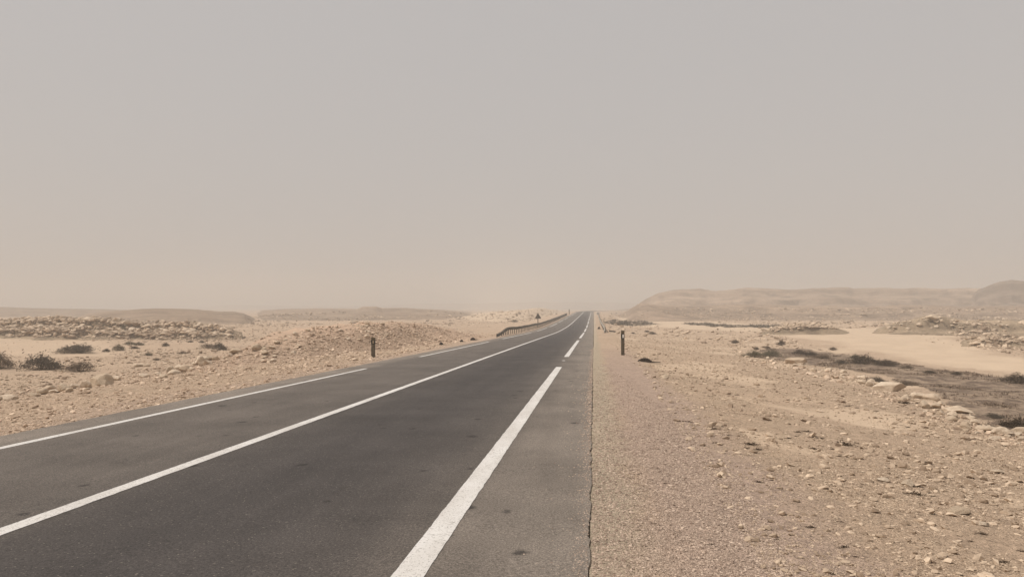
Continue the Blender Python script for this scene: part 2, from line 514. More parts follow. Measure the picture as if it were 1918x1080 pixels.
def asphalt_material():
    m, nt, b = new_mat('asphalt', .82, .25)
    p = geo_pos(nt)
    sp = N(nt, 'ShaderNodeSeparateXYZ'); nt.links.new(p, sp.inputs[0])
    at = N(nt, 'ShaderNodeAttribute', attribute_name='lat')
    s2 = N(nt, 'ShaderNodeSeparateColor'); nt.links.new(at.outputs['Color'], s2.inputs[0])
    lat = s2.outputs[0]                                    # 0 at the left edge, 1 at the right edge
    mp = N(nt, 'ShaderNodeMapping'); mp.inputs['Scale'].default_value = (1.0, .07, 1)
    nt.links.new(p, mp.inputs['Vector'])
    wob = mth(nt, 'MULTIPLY', mth(nt, 'SUBTRACT', noise(nt, mp.outputs[0], 1.6, 4), .5), .06)
    l2 = mth(nt, 'ADD', lat, wob)
    # dusty shoulders outside the edge lines, worn darker wheel paths in the lanes
    dust = ramp(nt, l2, [(0, 1.0), (.075, .85), (.115, .45), (.3, .40), (.43, .36), (.47, .12), (.60, .02), (.70, .04), (.79, .14), (.845, .36), (.885, .70), (.95, .86), (1.0, .95)])
    patch = ramp(nt, noise(nt, p, .7, 5, .6), [(.3, .78), (.7, 1.18)])
    c = mix(nt, dust, (.054, .047, .044), (.205, .172, .142))
    c = mix(nt, 1.0, c, patch, 'MULTIPLY')
    mp2 = N(nt, 'ShaderNodeMapping'); mp2.inputs['Scale'].default_value = (3.0, .22, 1)
    nt.links.new(p, mp2.inputs['Vector'])
    c = mix(nt, .5, c, mix(nt, 1.0, c, ramp(nt, noise(nt, mp2.outputs[0], 1.0, 5, .6), [(.3, .78), (.7, 1.2)]), 'MULTIPLY'))
    # small dark stains
    mp3 = N(nt, 'ShaderNodeMapping'); mp3.inputs['Scale'].default_value = (1.0, .8, 1)
    nt.links.new(p, mp3.inputs['Vector'])
    v = N(nt, 'ShaderNodeTexVoronoi', in_Scale=1.9); nt.links.new(mp3.outputs[0], v.inputs['Vector'])
    dw = mth(nt, 'ADD', v.outputs['Distance'], mth(nt, 'ADD', mth(nt, 'MULTIPLY', mth(nt, 'SUBTRACT', noise(nt, p, 14, 4), .5), .16), mth(nt, 'MULTIPLY', mth(nt, 'SUBTRACT', ramp(nt, noise(nt, p, .8, 2), [(.48, 1), (.66, 0)]), .5), .075)))
    c = mix(nt, ramp(nt, dw, [(.07, .8), (.15, 0)]), c, (.022, .018, .016))
    # aggregate
    g = mth(nt, 'ADD', mth(nt, 'MULTIPLY', noise(nt, p, 60, 3, .8), .6), mth(nt, 'MULTIPLY', noise(nt, p, 150, 2, .7), .4))
    c = mix(nt, .85, c, mix(nt, 1.0, c, ramp(nt, g, [(.36, .25), (.5, 1.0), (.64, 2.1)]), 'MULTIPLY'))
    v4 = N(nt, 'ShaderNodeTexVoronoi', in_Scale=95.0); nt.links.new(p, v4.inputs['Vector'])
    vs4 = N(nt, 'ShaderNodeSeparateColor'); nt.links.new(v4.outputs['Color'], vs4.inputs[0])
    c = mix(nt, ramp(nt, vs4.outputs[0], [(.985, 0), (.99, .5)]), c, (.30, .26, .22))
    nt.links.new(c, b.inputs['Base Color'])
    bump(nt, b, g, .012, .8)
    return m

def paint_material():
    m, nt, b = new_mat('road_paint', .75, .25)
    p = geo_pos(nt)
    mp = N(nt, 'ShaderNodeMapping'); mp.inputs['Scale'].default_value = (1, .35, 1)
    nt.links.new(p, mp.inputs['Vector'])
    c = mix(nt, ramp(nt, noise(nt, mp.outputs[0], 3.0, 5), [(.35, 0), (.7, .75)]), (.68, .655, .625), (.52, .485, .445))
    wear = ramp(nt, noise(nt, p, 55, 4, .75), [(.56, 0), (.64, .85)])
    c = mix(nt, ramp(nt, noise(nt, p, 16, 5, .75), [(.58, 0), (.66, .6)]), c, (.24, .205, .17))
    c = mix(nt, wear, c, (.17, .14, .115))
    nt.links.new(c, b.inputs['Base Color'])
    bump(nt, b, noise(nt, p, 170, 2, .7), .006, .6)
    return m

def plain(name, c, rough=.7, spec=.3, var=.3, scale=6, metallic=0.0):
    m, nt, b = new_mat(name, rough, spec)
    tc = N(nt, 'ShaderNodeTexCoord').outputs['Object']
    d = tuple(v * (1 - var) for v in c); l = tuple(min(v * (1 + var), 1) for v in c)
    nt.links.new(mix(nt, ramp(nt, noise(nt, tc, scale, 5, .65), [(.3, 0), (.7, 1)]), d, l), b.inputs['Base Color'])
    b.inputs['Metallic'].default_value = metallic
    return m

def plant_material(name, a, c2):
    m, nt, b = new_mat(name, .9, .1)
    oi = N(nt, 'ShaderNodeNewGeometry')
    r = N(nt, 'ShaderNodeObjectInfo').outputs['Random']
    pos = oi.outputs['Position']
    c = mix(nt, ramp(nt, noise(nt, pos, 5, 4), [(.35, 0), (.65, 1)]), a, c2)
    c = mix(nt, .5, c, mix(nt, 1.0, c, ramp(nt, oi.outputs['Random Per Island'], [(0, .55), (1, 1.5)]), 'MULTIPLY'))
    nt.links.new(c, b.inputs['Base Color'])
    return m

M_ground = ground_material()
M_hill = hill_material('mesa_rock', (.48, .352, .255), (.33, .238, .172), (.185, .132, .096), .35)
M_ridge = hill_material('ridge_rock', (.46, .35, .24), (.38, .285, .195), (.22, .165, .115), 1.6)
M_hill_left = hill_material('left_hill_rock', (.47, .348, .252), (.37, .27, .195), (.27, .195, .142), .35)
M_bluff = hill_material('bluff_rock', (.40, .295, .218), (.26, .19, .14), (.14, .10, .074), .5)
M_mound = hill_material('mound_rubble', (.57, .41, .295), (.52, .372, .27), (.47, .335, .242), 3.0)
M_stone = stone_material('loose_stone', (.48, .357, .252), (.13, .09, .062), (.70, .56, .42))
M_gravel = stone_material('gravel_stone', (.43, .318, .245), (.14, .10, .076), (.66, .53, .42))
M_boulder = boulder_material()
M_rubble = stone_material('pale_rubble', (.55, .405, .29), (.24, .172, .122), (.74, .585, .445))
M_asphalt = asphalt_material()
M_paint = paint_material()

# ------------------------------------------------------------------ the ground sheet
def polar_ground():
    a_d = np.radians(np.linspace(-48, 36, 700))
    a_c = np.radians(np.linspace(36, 312, 72)[1:-1])
    ang = np.concatenate([a_d, a_c])
    r = np.concatenate([[.02], np.geomspace(.8, 4000, 470)])
    x = r[:, None] * np.sin(ang)[None, :]; y = r[:, None] * np.cos(ang)[None, :]
    z = H(x, y)
    me = mesh_np('ground', np.stack([x, y, z], -1).reshape(-1, 3), grid_faces(len(r), len(ang), True)[:, ::-1], True)
    xw, yw = x + fbm(x, y, 2.5, 3, 61) * 2.2, y + fbm(x, y, 2.5, 3, 62) * 2.2
    lat = x - road_x(y)
    lw = lat + fbm(x, y, 1.2, 4, 63) * 0.9
    pink = sstep((lw - .1) / .5) * sstep((2.3 - lw) / .9) * sstep((60 - y) / 40) * .9
    pink = np.maximum(pink, sstep((RL - lw) / .3) * sstep((lw - RL + 1.6) / 1.0) * .45)
    lg = lat + fbm(x, y, .8, 3, 64) * .35
    grey = sstep((lg + .3) / .2) * sstep((.55 - lg) / .4)
    scr = in_poly(xw, yw, scrub_poly).astype(float)
    for p in scrub_far: scr = np.maximum(scr, in_poly(x + fbm(x, y, 9, 3, 65) * 7, y + fbm(x, y, 9, 3, 66) * 12, p) * .8)
    sand = np.zeros_like(x)
    for rep in range(6):
        xs, ys = x + fbm(x, y, 9, 4, 67) * 6 + fbm(x, y, 1.5, 3, 167 + rep) * 5, y + fbm(x, y, 9, 4, 68) * 8 + fbm(x, y, 1.5, 3, 267 + rep) * 9
        for p, k in zip(sand_polys, (1, 1, .5)): sand = sand + in_poly(xs, ys, p) * k / 6
    sand = np.clip(sand, 0, 1)
    sand = np.maximum(sand, sstep(fbm(x, y, 2.6, 3, 69) * 6 - .55) * .75 * (lat > 2.2)) * (1 - scr)
    color_attr(me, 'zone', np.stack([pink, grey, scr, sand], -1).reshape(-1, 4))
    o = link('ground', me, M_ground)
    return tag(o, 'stony beige desert ground on both sides of the road', None, None, 'structure')
polar_ground()

for key, (nc, nr, lab) in dict(
        near_mesa=(260, 120, 'grey-brown rocky mesa rising at the right edge of the view'),
        far_mesa=(520, 150, 'long hazy flat-topped mesa along the right horizon'),
        terrace=(420, 90, 'low rocky terrace in front of the long mesa on the right'),
        left_far=(200, 60, 'smooth hazy hill at the far left of the horizon'),
        left_mesa=(260, 100, 'low flat-topped hill behind the rocky ridge on the left'),
        dist_mesa=(260, 70, 'faint distant mesa behind the rubble mound'),
        horizon_hills=(260, 50, 'faintest line of hills on the horizon beyond the road'),
        left_low=(220, 80, 'low rocky rise behind the left guardrail')).items():
    tag(hills[key].mesh(nc, nr, {'left_low': M_ground, 'near_mesa': M_bluff, 'left_far': M_hill_left, 'left_mesa': M_hill_left, 'dist_mesa': M_hill_left}.get(key, M_hill)), lab, None, None, 'structure')
tag(ridge.mesh(520, 90, M_ridge), 'long broken rock ridge on the left plain', None, None, 'structure')
tag(heap_a.mesh(300, 60, M_ridge), 'farther heap of pale broken rock at the right beyond the sand', None, None, 'structure')
tag(heap_b.mesh(240, 60, M_ridge), 'nearer low rocky heap at the right edge beyond the sand', None, None, 'structure')
tag(heap_c.mesh(160, 50, M_ridge), 'small brown rubble heap at the far edge of the sand flat', None, None, 'structure')
tag(mound.mesh(M_mound), 'long mound of pinkish rubble beside the left road edge', None, None, 'structure')

# ------------------------------------------------------------------ the road
s1 = np.concatenate([np.arange(-14, 2, .5), np.arange(2, 40, .08), np.arange(40, 120, 1.0), np.arange(120, 340, 2.0), np.arange(340, 1100, 5.0)])
def road_strip(name, y, l0, l1, lift, mat, parent=None, jit=0.0, cols=2, skirt=0.0, lat_attr=False, seed=0):
    xc, zc = road_x(y), road_z(y)
    lats = np.linspace(0, 1, cols)
    a = l0 + fbm(y, 0 * y, .22, 3, 71 + seed, .8) * jit; b = l1 + fbm(y, 0 * y + 9, .22, 3, 72 + seed, .8) * jit
    X = xc[:, None] + a[:, None] * (1 - lats) + b[:, None] * lats
    Y = y[:, None] + 0 * X; ZZ = (zc + lift)[:, None] + 0 * X
    L = 0 * X + lats
    if skirt:
        X = np.concatenate([X[:, :1] - .02, X, X[:, -1:] + .02], 1); Y = np.concatenate([Y[:, :1], Y, Y[:, -1:]], 1)
        ZZ = np.concatenate([ZZ[:, :1] - skirt, ZZ, ZZ[:, -1:] - skirt], 1); L = np.concatenate([L[:, :1], L, L[:, -1:]], 1)
    me = mesh_np(name, np.stack([X, Y, ZZ], -1).reshape(-1, 3), grid_faces(len(y), X.shape[1]))
    if lat_attr:
        color_attr(me, 'lat', np.stack([L, L, L, L * 0 + 1], -1).reshape(-1, 4))
    return link(name, me, mat, parent)

road = road_strip('road', s1, RL, RR, 0.0, M_asphalt, jit=.07, cols=17, skirt=.3, lat_attr=True)
tag(road, 'two-lane grey asphalt road running straight to the horizon', None, None, 'structure')

def line_y(a, b):
    y = s1[(s1 > a) & (s1 < b)]
    return np.concatenate([[a], y, [b]])
def fine_y(a, b):
    y = np.unique(np.concatenate([np.arange(a, min(b, 30), .06), line_y(a, b)]))
    return y
tag(road_strip('centre_line', fine_y(-8, 430), -4.50, -4.345, .004, M_paint, road, .016, seed=1), 'continuous white centre line')
def y_at(py, lat):                                          # distance along the road at which a line of that offset is seen at height py
    yy = np.arange(4, 400, .1)
    _, q, _ = project(0 * yy + lat, yy, road_z(yy))
    return float(np.interp(-py, -q, yy))
r_dash = [(2.0, y_at(687, -1.15)), (y_at(675.6, -1.15), y_at(674.6, -1.15)), (y_at(668, -1.15), y_at(637, -1.15)), (y_at(633, -1.15), y_at(623, -1.15)),
          (y_at(621, -1.15), y_at(615.4, -1.15)), (y_at(613.5, -1.15), y_at(608.5, -1.15))]
e = r_dash[-1][1]
while e < 320:
    r_dash.append((e + 7, e + 32)); e += 32
for i, (a, b) in enumerate(r_dash):
    w = .055 if i == 1 else .10
    road_strip('edge_line', fine_y(a, b), -1.155 - w, -1.155 + w, .004, M_paint, road, .018 if i != 1 else .08, seed=10 + i)
l_dash = [(4.0, y_at(690, -7.26)), (y_at(668, -7.26), y_at(640, -7.26)), (y_at(634.5, -7.26), y_at(623, -7.26)), (y_at(620, -7.26), y_at(614, -7.26))]
e = l_dash[-1][1]
while e < 300:
    l_dash.append((e + 7, e + 32)); e += 32
for i, (a, b) in enumerate(l_dash):
    road_strip('edge_line', fine_y(a, b), -7.325, -7.195, .004, M_paint, road, .014, seed=30 + i)

# ------------------------------------------------------------------ loose stone, as far as nobody could count it
def ico():
    t = (1 + 5 ** .5) / 2
    v = np.array([(-1, t, 0), (1, t, 0), (-1, -t, 0), (1, -t, 0), (0, -1, t), (0, 1, t), (0, -1, -t), (0, 1, -t), (t, 0, -1), (t, 0, 1), (-t, 0, -1), (-t, 0, 1)], float)
    f = np.array([(0, 11, 5), (0, 5, 1), (0, 1, 7), (0, 7, 10), (0, 10, 11), (1, 5, 9), (5, 11, 4), (11, 10, 2), (10, 7, 6), (7, 1, 8), (3, 9, 4), (3, 4, 2), (3, 2, 6), (3, 6, 8), (3, 8, 9), (4, 9, 5), (2, 4, 11), (6, 2, 10), (8, 6, 7), (9, 8, 1)])
    return v / np.linalg.norm(v[0]), f
ICO_V, ICO_F = ico()
OCT_V = np.array([(1, 0, 0), (0, 1, 0), (-1, 0, 0), (0, -1, 0), (0, 0, 1), (0, 0, -1)], float)
OCT_F = np.array([(0, 1, 4), (1, 2, 4), (2, 3, 4), (3, 0, 4), (1, 0, 5), (2, 1, 5), (3, 2, 5), (0, 3, 5)])

def stones_mesh(name, x, y, z, size, mat, small=None, tint=None):
    V, Fs, T = [], [], []
    off = 0
    n = len(x)
    tint = np.where(rng.random(n) < .14, 0, rng.random(n) ** .8) if tint is None else tint
    small = size < 1e9 if small is None else small
    for sel, bv, bf in ((small, OCT_V, OCT_F), (~small, ICO_V, ICO_F)):
        k = int(sel.sum())
        if not k: continue
        nv = len(bv)
        v = np.repeat(bv[None], k, 0) * (1 + (rng.random((k, nv, 1)) - .5) * .75) + (rng.random((k, nv, 3)) - .5) * .25
        sc = np.stack([1 + rng.random(k) * .7, .8 + rng.random(k) * .5, .42 + rng.random(k) * .4], -1) * .5 * size[sel][:, None]
        v *= sc[:, None, :]
        tl = (rng.random(k) - .5) * .7
        v[:, :, 2] += v[:, :, 0] * tl[:, None]
        a = rng.random(k) * 6.283
        ca, sa = np.cos(a)[:, None], np.sin(a)[:, None]
        vx, vy = v[:, :, 0] * ca - v[:, :, 1] * sa, v[:, :, 0] * sa + v[:, :, 1] * ca
        v = np.stack([vx + x[sel][:, None], vy + y[sel][:, None], v[:, :, 2] + (z[sel] + sc[:, 2] * .35)[:, None]], -1)
        V.append(v.reshape(-1, 3))
        Fs.append((bf[None] + (np.arange(k) * nv)[:, None, None] + off).reshape(-1, 3))
        T.append(np.repeat(tint[sel], nv)); off += k * nv
    V, Fs, T = np.concatenate(V), np.concatenate(Fs), np.concatenate(T)
    me = mesh_np(name, V, Fs)
    color_attr(me, 'tint', np.stack([T, T, T, T * 0 + 1], -1))
    return link(name, me, mat)

def screen_scatter(poly, n, smin, smax_px, smax_m, exp=2.2, cluster=None, dmax=500):
    p = np.array(poly, float)
    lo, hi = p.min(0), p.max(0)
    u = lo + (hi - lo) * rng.random((int(n * 3), 2))
    u = u[in_poly(u[:, 0], u[:, 1], p)][:n]
    x, y, ok = ground_hit(u[:, 0], u[:, 1], True, dmax)
    x, y = x[ok], y[ok]
    lat = x - road_x(y)
    keep = ((lat > RR + .02) | (lat < RL - .02))
    if cluster: keep &= cluster(x, y)
    x, y = x[keep], y[keep]
    _, _, d = project(x, y, 0 * x)
    spx = np.minimum(smin * rng.random(len(x)) ** (-1 / exp), smax_px)
    s = np.minimum(spx * d / F, smax_m * (.6 + .4 * rng.random(len(x))))
    return x, y, Z(x, y), s, spx

def clump(scale, thr, seed, soft=.25):
    return lambda x, y: (fbm(x, y, scale, 3, seed) + (rng.random(len(x)) - .5) * soft) > thr

def no_scrub(f):
    return lambda x, y: f(x, y) & ~in_poly(x, y, scrub_poly) & ~np.any([in_poly(x, y, q) & (rng.random(len(x)) > .06) for q in sand_polys], 0)

# gravel of the right shoulder
x, y, z, s, sp_ = screen_scatter([(1100, 1095), (1104, 800), (1110, 680), (1135, 680), (1250, 770), (1400, 910), (1500, 1095)], 27000, 2.0, 7, .032, 3.2)
tag(stones_mesh('shoulder_gravel', x, y, z, s, M_gravel, sp_ < 8), 'fine crushed gravel along the right asphalt edge', None, None, 'stuff')
# stones of the right slope
x, y, z, s, sp_ = screen_scatter([(1200, 690), (1150, 650), (1160, 625), (1380, 640), (1500, 675), (1660, 712), (1760, 750), (1850, 790), (1960, 830), (1960, 1095), (1450, 1095)], 56000, 1.7, 15, .14, 2.6,
                                 no_scrub(clump(1.6, -.08, 81, .5)))
tag(stones_mesh('loose_stones', x, y, z, s, M_stone, sp_ < 7), 'loose pale stones strewn over the right slope', None, None, 'stuff')
# the rock litter of the plain to the right
x, y, z, s, sp_ = screen_scatter([(1130, 625), (1120, 590), (1200, 578), (1930, 578), (1930, 668), (1830, 660), (1640, 618), (1440, 620), (1560, 660), (1380, 650)], 9000, 1.8, 9, .9, 2.3,
                                 no_scrub(clump(14, .0, 82, .35)))
tag(stones_mesh('plain_stones', x, y, z, s, M_stone, sp_ < 4), 'broken stones over the right plain and its heaps', None, None, 'stuff')
x, y, z, s, sp_ = screen_scatter([(1600, 612), (1745, 589), (1930, 598), (1930, 660), (1800, 650), (1700, 622)], 3500, 2.2, 12, 1.2, 2.0, no_scrub(clump(6, -.03, 84, .3)))
tag(stones_mesh('heap_rubble', x, y, z, s, M_stone, sp_ < 4), 'broken rubble covering the right rock heaps', None, None, 'stuff')
x, y, z, s, sp_ = screen_scatter([(1430, 620), (1466, 606), (1540, 604), (1575, 616), (1500, 619)], 1500, 1.8, 8, .8, 2.2, clump(6, -.15, 87, .3))
tag(stones_mesh('small_heap_rubble', x, y, z, s, M_stone, sp_ < 4), 'brown rubble covering the small heap beside the sand flat', None, None, 'stuff')
x, y, z, s, sp_ = screen_scatter([(1370, 648), (1400, 664), (1500, 680), (1640, 715), (1720, 745), (1850, 798), (1950, 822), (1950, 850), (1830, 815), (1700, 765), (1600, 725), (1500, 700), (1390, 680)], 2600, 2.8, 11, .3, 2.2, clump(3, -.1, 88, .3))
tag(stones_mesh('ditch_edge_rubble', x, y, z, s, M_rubble, sp_ < 4), 'pale broken rubble between the rocks of the ditch edge', None, None, 'stuff')
x, y, z, s, sp_ = screen_scatter([(440, 612), (480, 590), (700, 580), (900, 585), (1040, 576), (1060, 584), (930, 618), (800, 606), (700, 596), (560, 612)], 4200, 1.5, 6, 1.2, 2.4, clump(18, .02, 89, .3))
tag(stones_mesh('distant_stones', x, y, z, s, M_stone, sp_ < 4), 'stones on the hazy flats left of the road', None, None, 'stuff')
# grit that has spilled on to the asphalt
n_ = 5200
y = 3.2 * (40 / 3.2) ** rng.random(n_); x = RR - np.abs(rng.normal(size=n_)) * .07 * (1 + 2 * (rng.random(n_) < .15))
s = (.006 + .012 * rng.random(n_) ** 3) * np.clip(y / 8, .8, 2)
tag(stones_mesh('spilled_grit', x, y, road_z(y) - .001, s, M_gravel), 'grit spilled on to the right asphalt edge', None, None, 'stuff')
# rubble of the left verge and mound
x, y, z, s, sp_ = screen_scatter([(-20, 740), (180, 712), (440, 655), (600, 610), (700, 598), (800, 606), (930, 628), (700, 676), (0, 822), (-20, 826)], 26000, 1.9, 9, .22, 2.9, clump(2.5, -.14, 83, .5))
tag(stones_mesh('mound_rubble', x, y, z, s, M_rubble, sp_ < 5), 'rubble stones on the left verge and mound', None, None, 'stuff')
# the left plain
x, y, z, s, sp_ = screen_scatter([(-20, 610), (450, 600), (560, 610), (440, 655), (180, 712), (-20, 742)], 9000, 1.8, 8, .35, 2.4, no_scrub(clump(9, .0, 85, .4)))
tag(stones_mesh('field_stones', x, y, z, s, M_stone, sp_ < 4), 'small stones scattered over the left plain', None, None, 'stuff')
x, y, z, s, sp_ = screen_scatter([(-20, 600), (140, 592), (200, 596), (440, 612), (430, 626), (300, 632), (-20, 626)], 6000, 2.2, 10, 1.0, 2.0, clump(5, -.1, 86, .3))
tag(stones_mesh('ridge_rubble', x, y, z, s, M_stone, sp_ < 4), 'broken slabs covering the left rock ridge', None, None, 'stuff')

# ------------------------------------------------------------------ boulders, one object each
import bmesh
def rock_mesh(seed, flat=.7, sub=3):
    r = np.random.default_rng(seed)
    bm = bmesh.new()
    bmesh.ops.create_icosphere(bm, subdivisions=sub, radius=1.0)
    planes = []
    for _ in range(13):
        n = r.normal(size=3); n /= np.linalg.norm(n)
        planes.append((n, .50 + r.random() * .35))
    for v in bm.verts:
        c = np.array(v.co)
        for n, d in planes:
            k = c @ n
            if k > d: c = c - n * (k - d) * .97
        nn = fbm(np.array([c[0] * 1.0 + c[2] * .7 + seed]), np.array([c[1] - c[2] * .6 + seed * 3]), .9, 4, seed)[0]
        c = c * (1 + nn * .42)
        c[2] *= flat
        v.co = c
    me = bpy.data.meshes.new('rock')
    bm.to_mesh(me); bm.free()
    me.materials.append(M_boulder)
    return me
ROCKS = [rock_mesh(100 + i, .45 + .06 * (i % 6)) for i in range(10)]
rock_i = 0
def place_rock(px, py, w, label, group=None, name='boulder', hk=1.0, mesh=None, rz=None, surf=True):
    """a rock whose foot is seen at (px, py), w photograph pixels wide"""
    global rock_i
    x, y, ok = ground_hit(px, py, surf)
    x, y = float(x[0]), float(y[0])
    d = float(project(x, y, 0.0)[2])
    r = w * d / F / 2 / .86
    me = ROCKS[rock_i % len(ROCKS)] if mesh is None else ROCKS[mesh]
    rock_i += 1
    o = link(name, me)
    o.scale = (r * random.uniform(.9, 1.1), r * random.uniform(.75, 1.05), r * hk * random.uniform(.85, 1.15))
    o.rotation_euler = (random.uniform(-.12, .12), random.uniform(-.12, .12), random.uniform(0, 6.28) if rz is None else rz)
    o.location = (x, y, float(Z(x, y)) + o.scale[2] * max(v.co.z for v in me.vertices) * .55)
    tag(o, label, 'rock', group)
    return o

for px, py, w, hk, lab in [
        (1700, 909, 27, 1.15, 'pale angular stone standing up beside a dead tuft on the right slope'),
        (1790, 960, 46, .55, 'broad flat pale slab lying on bare sand at the lower right'),
        (1656, 900, 24, .6, 'low rounded stone half buried left of the angular stone'),
        (1842, 984, 21, .6, 'small flat stone below and right of the broad pale slab'),
        (1866, 884, 30, .5, 'flat crumbling stone patch near the right edge on the slope'),
        (1245, 708, 15, .7, 'pale stone on the slope below the dark tyre strip'),
        (1486, 681, 48, .95, 'large pale boulder standing among the scrub of the ditch'),
        (1664, 731, 62, .85, 'biggest pale boulder leaning in the grey scrub of the ditch'),
        (1722, 745, 30, .8, 'squarish pale boulder on the ditch edge, left of a pair'),
        (1746, 748, 34, .8, 'cracked pale boulder on the ditch edge, right of a pair'),
        (1790, 772, 56, .6, 'long sloping pale slab on the ditch edge'),
        (1849, 806, 40, .7, 'rounded pale boulder on the ditch edge nearest the dark bush'),
        (1880, 814, 34, .7, 'lumpy boulder in the ditch edge row near the right frame edge'),
        (1913, 814, 36, .9, 'brown-shadowed boulder cut by the right frame edge'),
        (16, 748, 34, .7, 'reddish boulder at the left frame edge on the verge'),
        (190, 722, 36, .85, 'largest pale boulder of the left verge row'),
        (99, 735, 30, .7, 'crumbled pale boulder in the left verge row'),
        (326, 700, 22, .9, 'brown boulder alone between verge row and mound'),
        (440, 661, 28, .6, 'dark-shadowed flat boulder at the left foot of the mound'),
        (482, 655, 26, .8, 'pale boulder at the left tip of the mound'),
        (508, 653, 18, .9, 'upright tan boulder near the left tip of the mound'),
        (661, 605, 20, .8, 'grey boulder on the crest of the rubble mound'),
        (1745, 598, 26, .8, 'whitish boulder on top of the right rock heap'),
        ]:
    place_rock(px, py, w, lab, None, hk=hk)

row = np.array([(1378, 652), (1400, 668), (1425, 672), (1450, 672), (1500, 684), (1530, 690), (1560, 694), (1590, 702), (1612, 708), (1640, 722), (1690, 738), (1715, 748), (1760, 762), (1815, 790), (1840, 802), (1900, 818), (1960, 840)], float)
for i in range(92):
    t = random.random() * (len(row) - 1); k = int(t); q = row[k] * (1 - t + k) + row[k + 1] * (t - k)
    w = random.uniform(.6, 1.0) ** 2 * (9 + 17 * (q[0] - 1370) / 550)
    place_rock(q[0] + random.uniform(-10, 8), q[1] + random.uniform(-2, 9) * (1 + (q[0] - 1378) / 500), w, 'pale limestone rock in the row edging the scrub ditch', 'rocks edging the scrub ditch', 'rock')
row = np.array([(-10, 745), (60, 738), (130, 730), (200, 718), (260, 708), (330, 696), (390, 678), (440, 660)], float)
for i in range(46):
    t = random.random() * (len(row) - 1); k = int(t); q = row[k] * (1 - t + k) + row[k + 1] * (t - k)
    place_rock(q[0], q[1] + random.uniform(-4, 7), random.uniform(10, 22), 'tan rock in the row along the left verge', 'rocks along the left verge', 'rock', hk=1.25)
for i in range(44):
    t = random.random()
    px = 490 + 250 * t ** 1.3
    py = np.interp(px, [490, 505, 540, 570, 600, 640, 720, 740], [655, 648, 633, 622, 615, 611, 607, 609]) + random.uniform(0, 1) ** 2 * 34
    place_rock(px, py, random.uniform(6, 14) * (1.15 - .4 * t), 'tan rock on the rubble mound', 'rocks on the rubble mound', 'rock')
for i in range(70):
    px = random.uniform(0, 432)
    py = np.interp(px, [0, 60, 180, 240, 290, 350, 400, 432], [604, 600, 598, 605, 611, 607, 614, 620]) + random.uniform(0, 18)
    place_rock(px, py, random.uniform(7, 17), 'weathered block of the left rock ridge', 'blocks of the left rock ridge', 'rock', hk=.8)
for i in range(40):
    px = 1660 + 250 * random.random() ** 1.2
    py = np.interp(px, [1640, 1690, 1745, 1800, 1918], [610, 604, 594, 602, 604]) + random.uniform(0, 1) ** 1.5 * 18
    place_rock(px, py, random.uniform(4, 11), 'pale block on the right rock heaps', 'blocks on the right rock heaps', 'rock')
for px, py, w, lab in [(1839, 639, 8, 'upper of two lone stones on the smooth sand'), (1851, 650, 7, 'lower of two lone stones on the smooth sand'), (1747, 641, 6, 'tiny lone dark stone out on the smooth sand'),
                       (261, 686, 18, 'pale stone pair, left one, on the left plain'), (273, 686, 13, 'pale stone pair, right one, on the left plain'), (1015, 582, 8, 'bright pale rock above the warning sign')]:
    place_rock(px, py, w, lab, None, 'rock')

# ------------------------------------------------------------------ plants
def twig_tris(r, base, tip, w):
    d = np.array(tip) - np.array(base)
    s = np.cross(d, r.normal(size=3)); s = s / (np.linalg.norm(s) + 1e-9) * w
    s2 = np.cross(d, s); s2 = s2 / (np.linalg.norm(s2) + 1e-9) * w
    b = np.array(base)
    v = [b + s, b - s * .5 + s2 * .87, b - s * .5 - s2 * .87, np.array(tip)]
    return v, [(0, 1, 3), (1, 2, 3), (2, 0, 3)]

def shrub_meshes(seed, stems=60, leaves=1500, flat=.5, spread=1.0):
    """a dome one metre in radius: bare stems, and a mass of small leaf faces"""
    r = np.random.default_rng(seed)
    SV, SF, LV, LF = [], [], [], []
    tips = []
    lob = [(r.uniform(-.55, .55), r.uniform(-.55, .55), r.uniform(.5, 1.0)) for _ in range(6)]
    def top(x, y):
        rr = math.hypot(x, y)
        h = math.sqrt(max(0, 1 - min(rr, 1) ** 2))
        m = max(k * math.exp(-((x - a) ** 2 + (y - b) ** 2) / .22) for a, b, k in lob)
        return h * (.4 + .6 * m) * flat * 2
    for i in range(stems):
        a = r.random() * 6.283; q = r.random() ** .6 * .98
        x, y = q * math.cos(a), q * math.sin(a)
        tip = (x, y, top(x, y) * r.uniform(.75, 1.12) + .02)
        base = (x * .22 + r.normal() * .05, y * .22 + r.normal() * .05, -.05)
        mid = (base[0] * .5 + x * .5 + r.normal() * .06, base[1] * .5 + y * .5 + r.normal() * .06, tip[2] * .42)
        for p, q2, w in ((base, mid, .016), (mid, tip, .011)):
            v, f = twig_tris(r, p, q2, w); o = len(SV); SV += v; SF += [tuple(k + o for k in t) for t in f]
        for _ in range(5):
            t = r.uniform(.3, 1)
            p = np.array(mid) * (1 - t) + np.array(tip) * t
            e = p + r.normal(size=3) * np.array([.16, .16, .09])
            v, f = twig_tris(r, p, e, .007); o = len(SV); SV += v; SF += [tuple(k + o for k in t2) for t2 in f]
            tips.append(e)
    for i in range(leaves):
        t = tips[r.integers(len(tips))] + r.normal(size=3) * .055
        t[2] = max(t[2], .01)
        s = r.uniform(.018, .045)
        a, b = r.normal(size=3), r.normal(size=3)
        a /= np.linalg.norm(a); b /= np.linalg.norm(b)
        o = len(LV); LV += [t - a * s, t + a * s, t + b * s * 1.6]; LF.append((o, o + 1, o + 2))
    return mesh_np('branches', SV, SF), mesh_np('foliage', LV, LF)

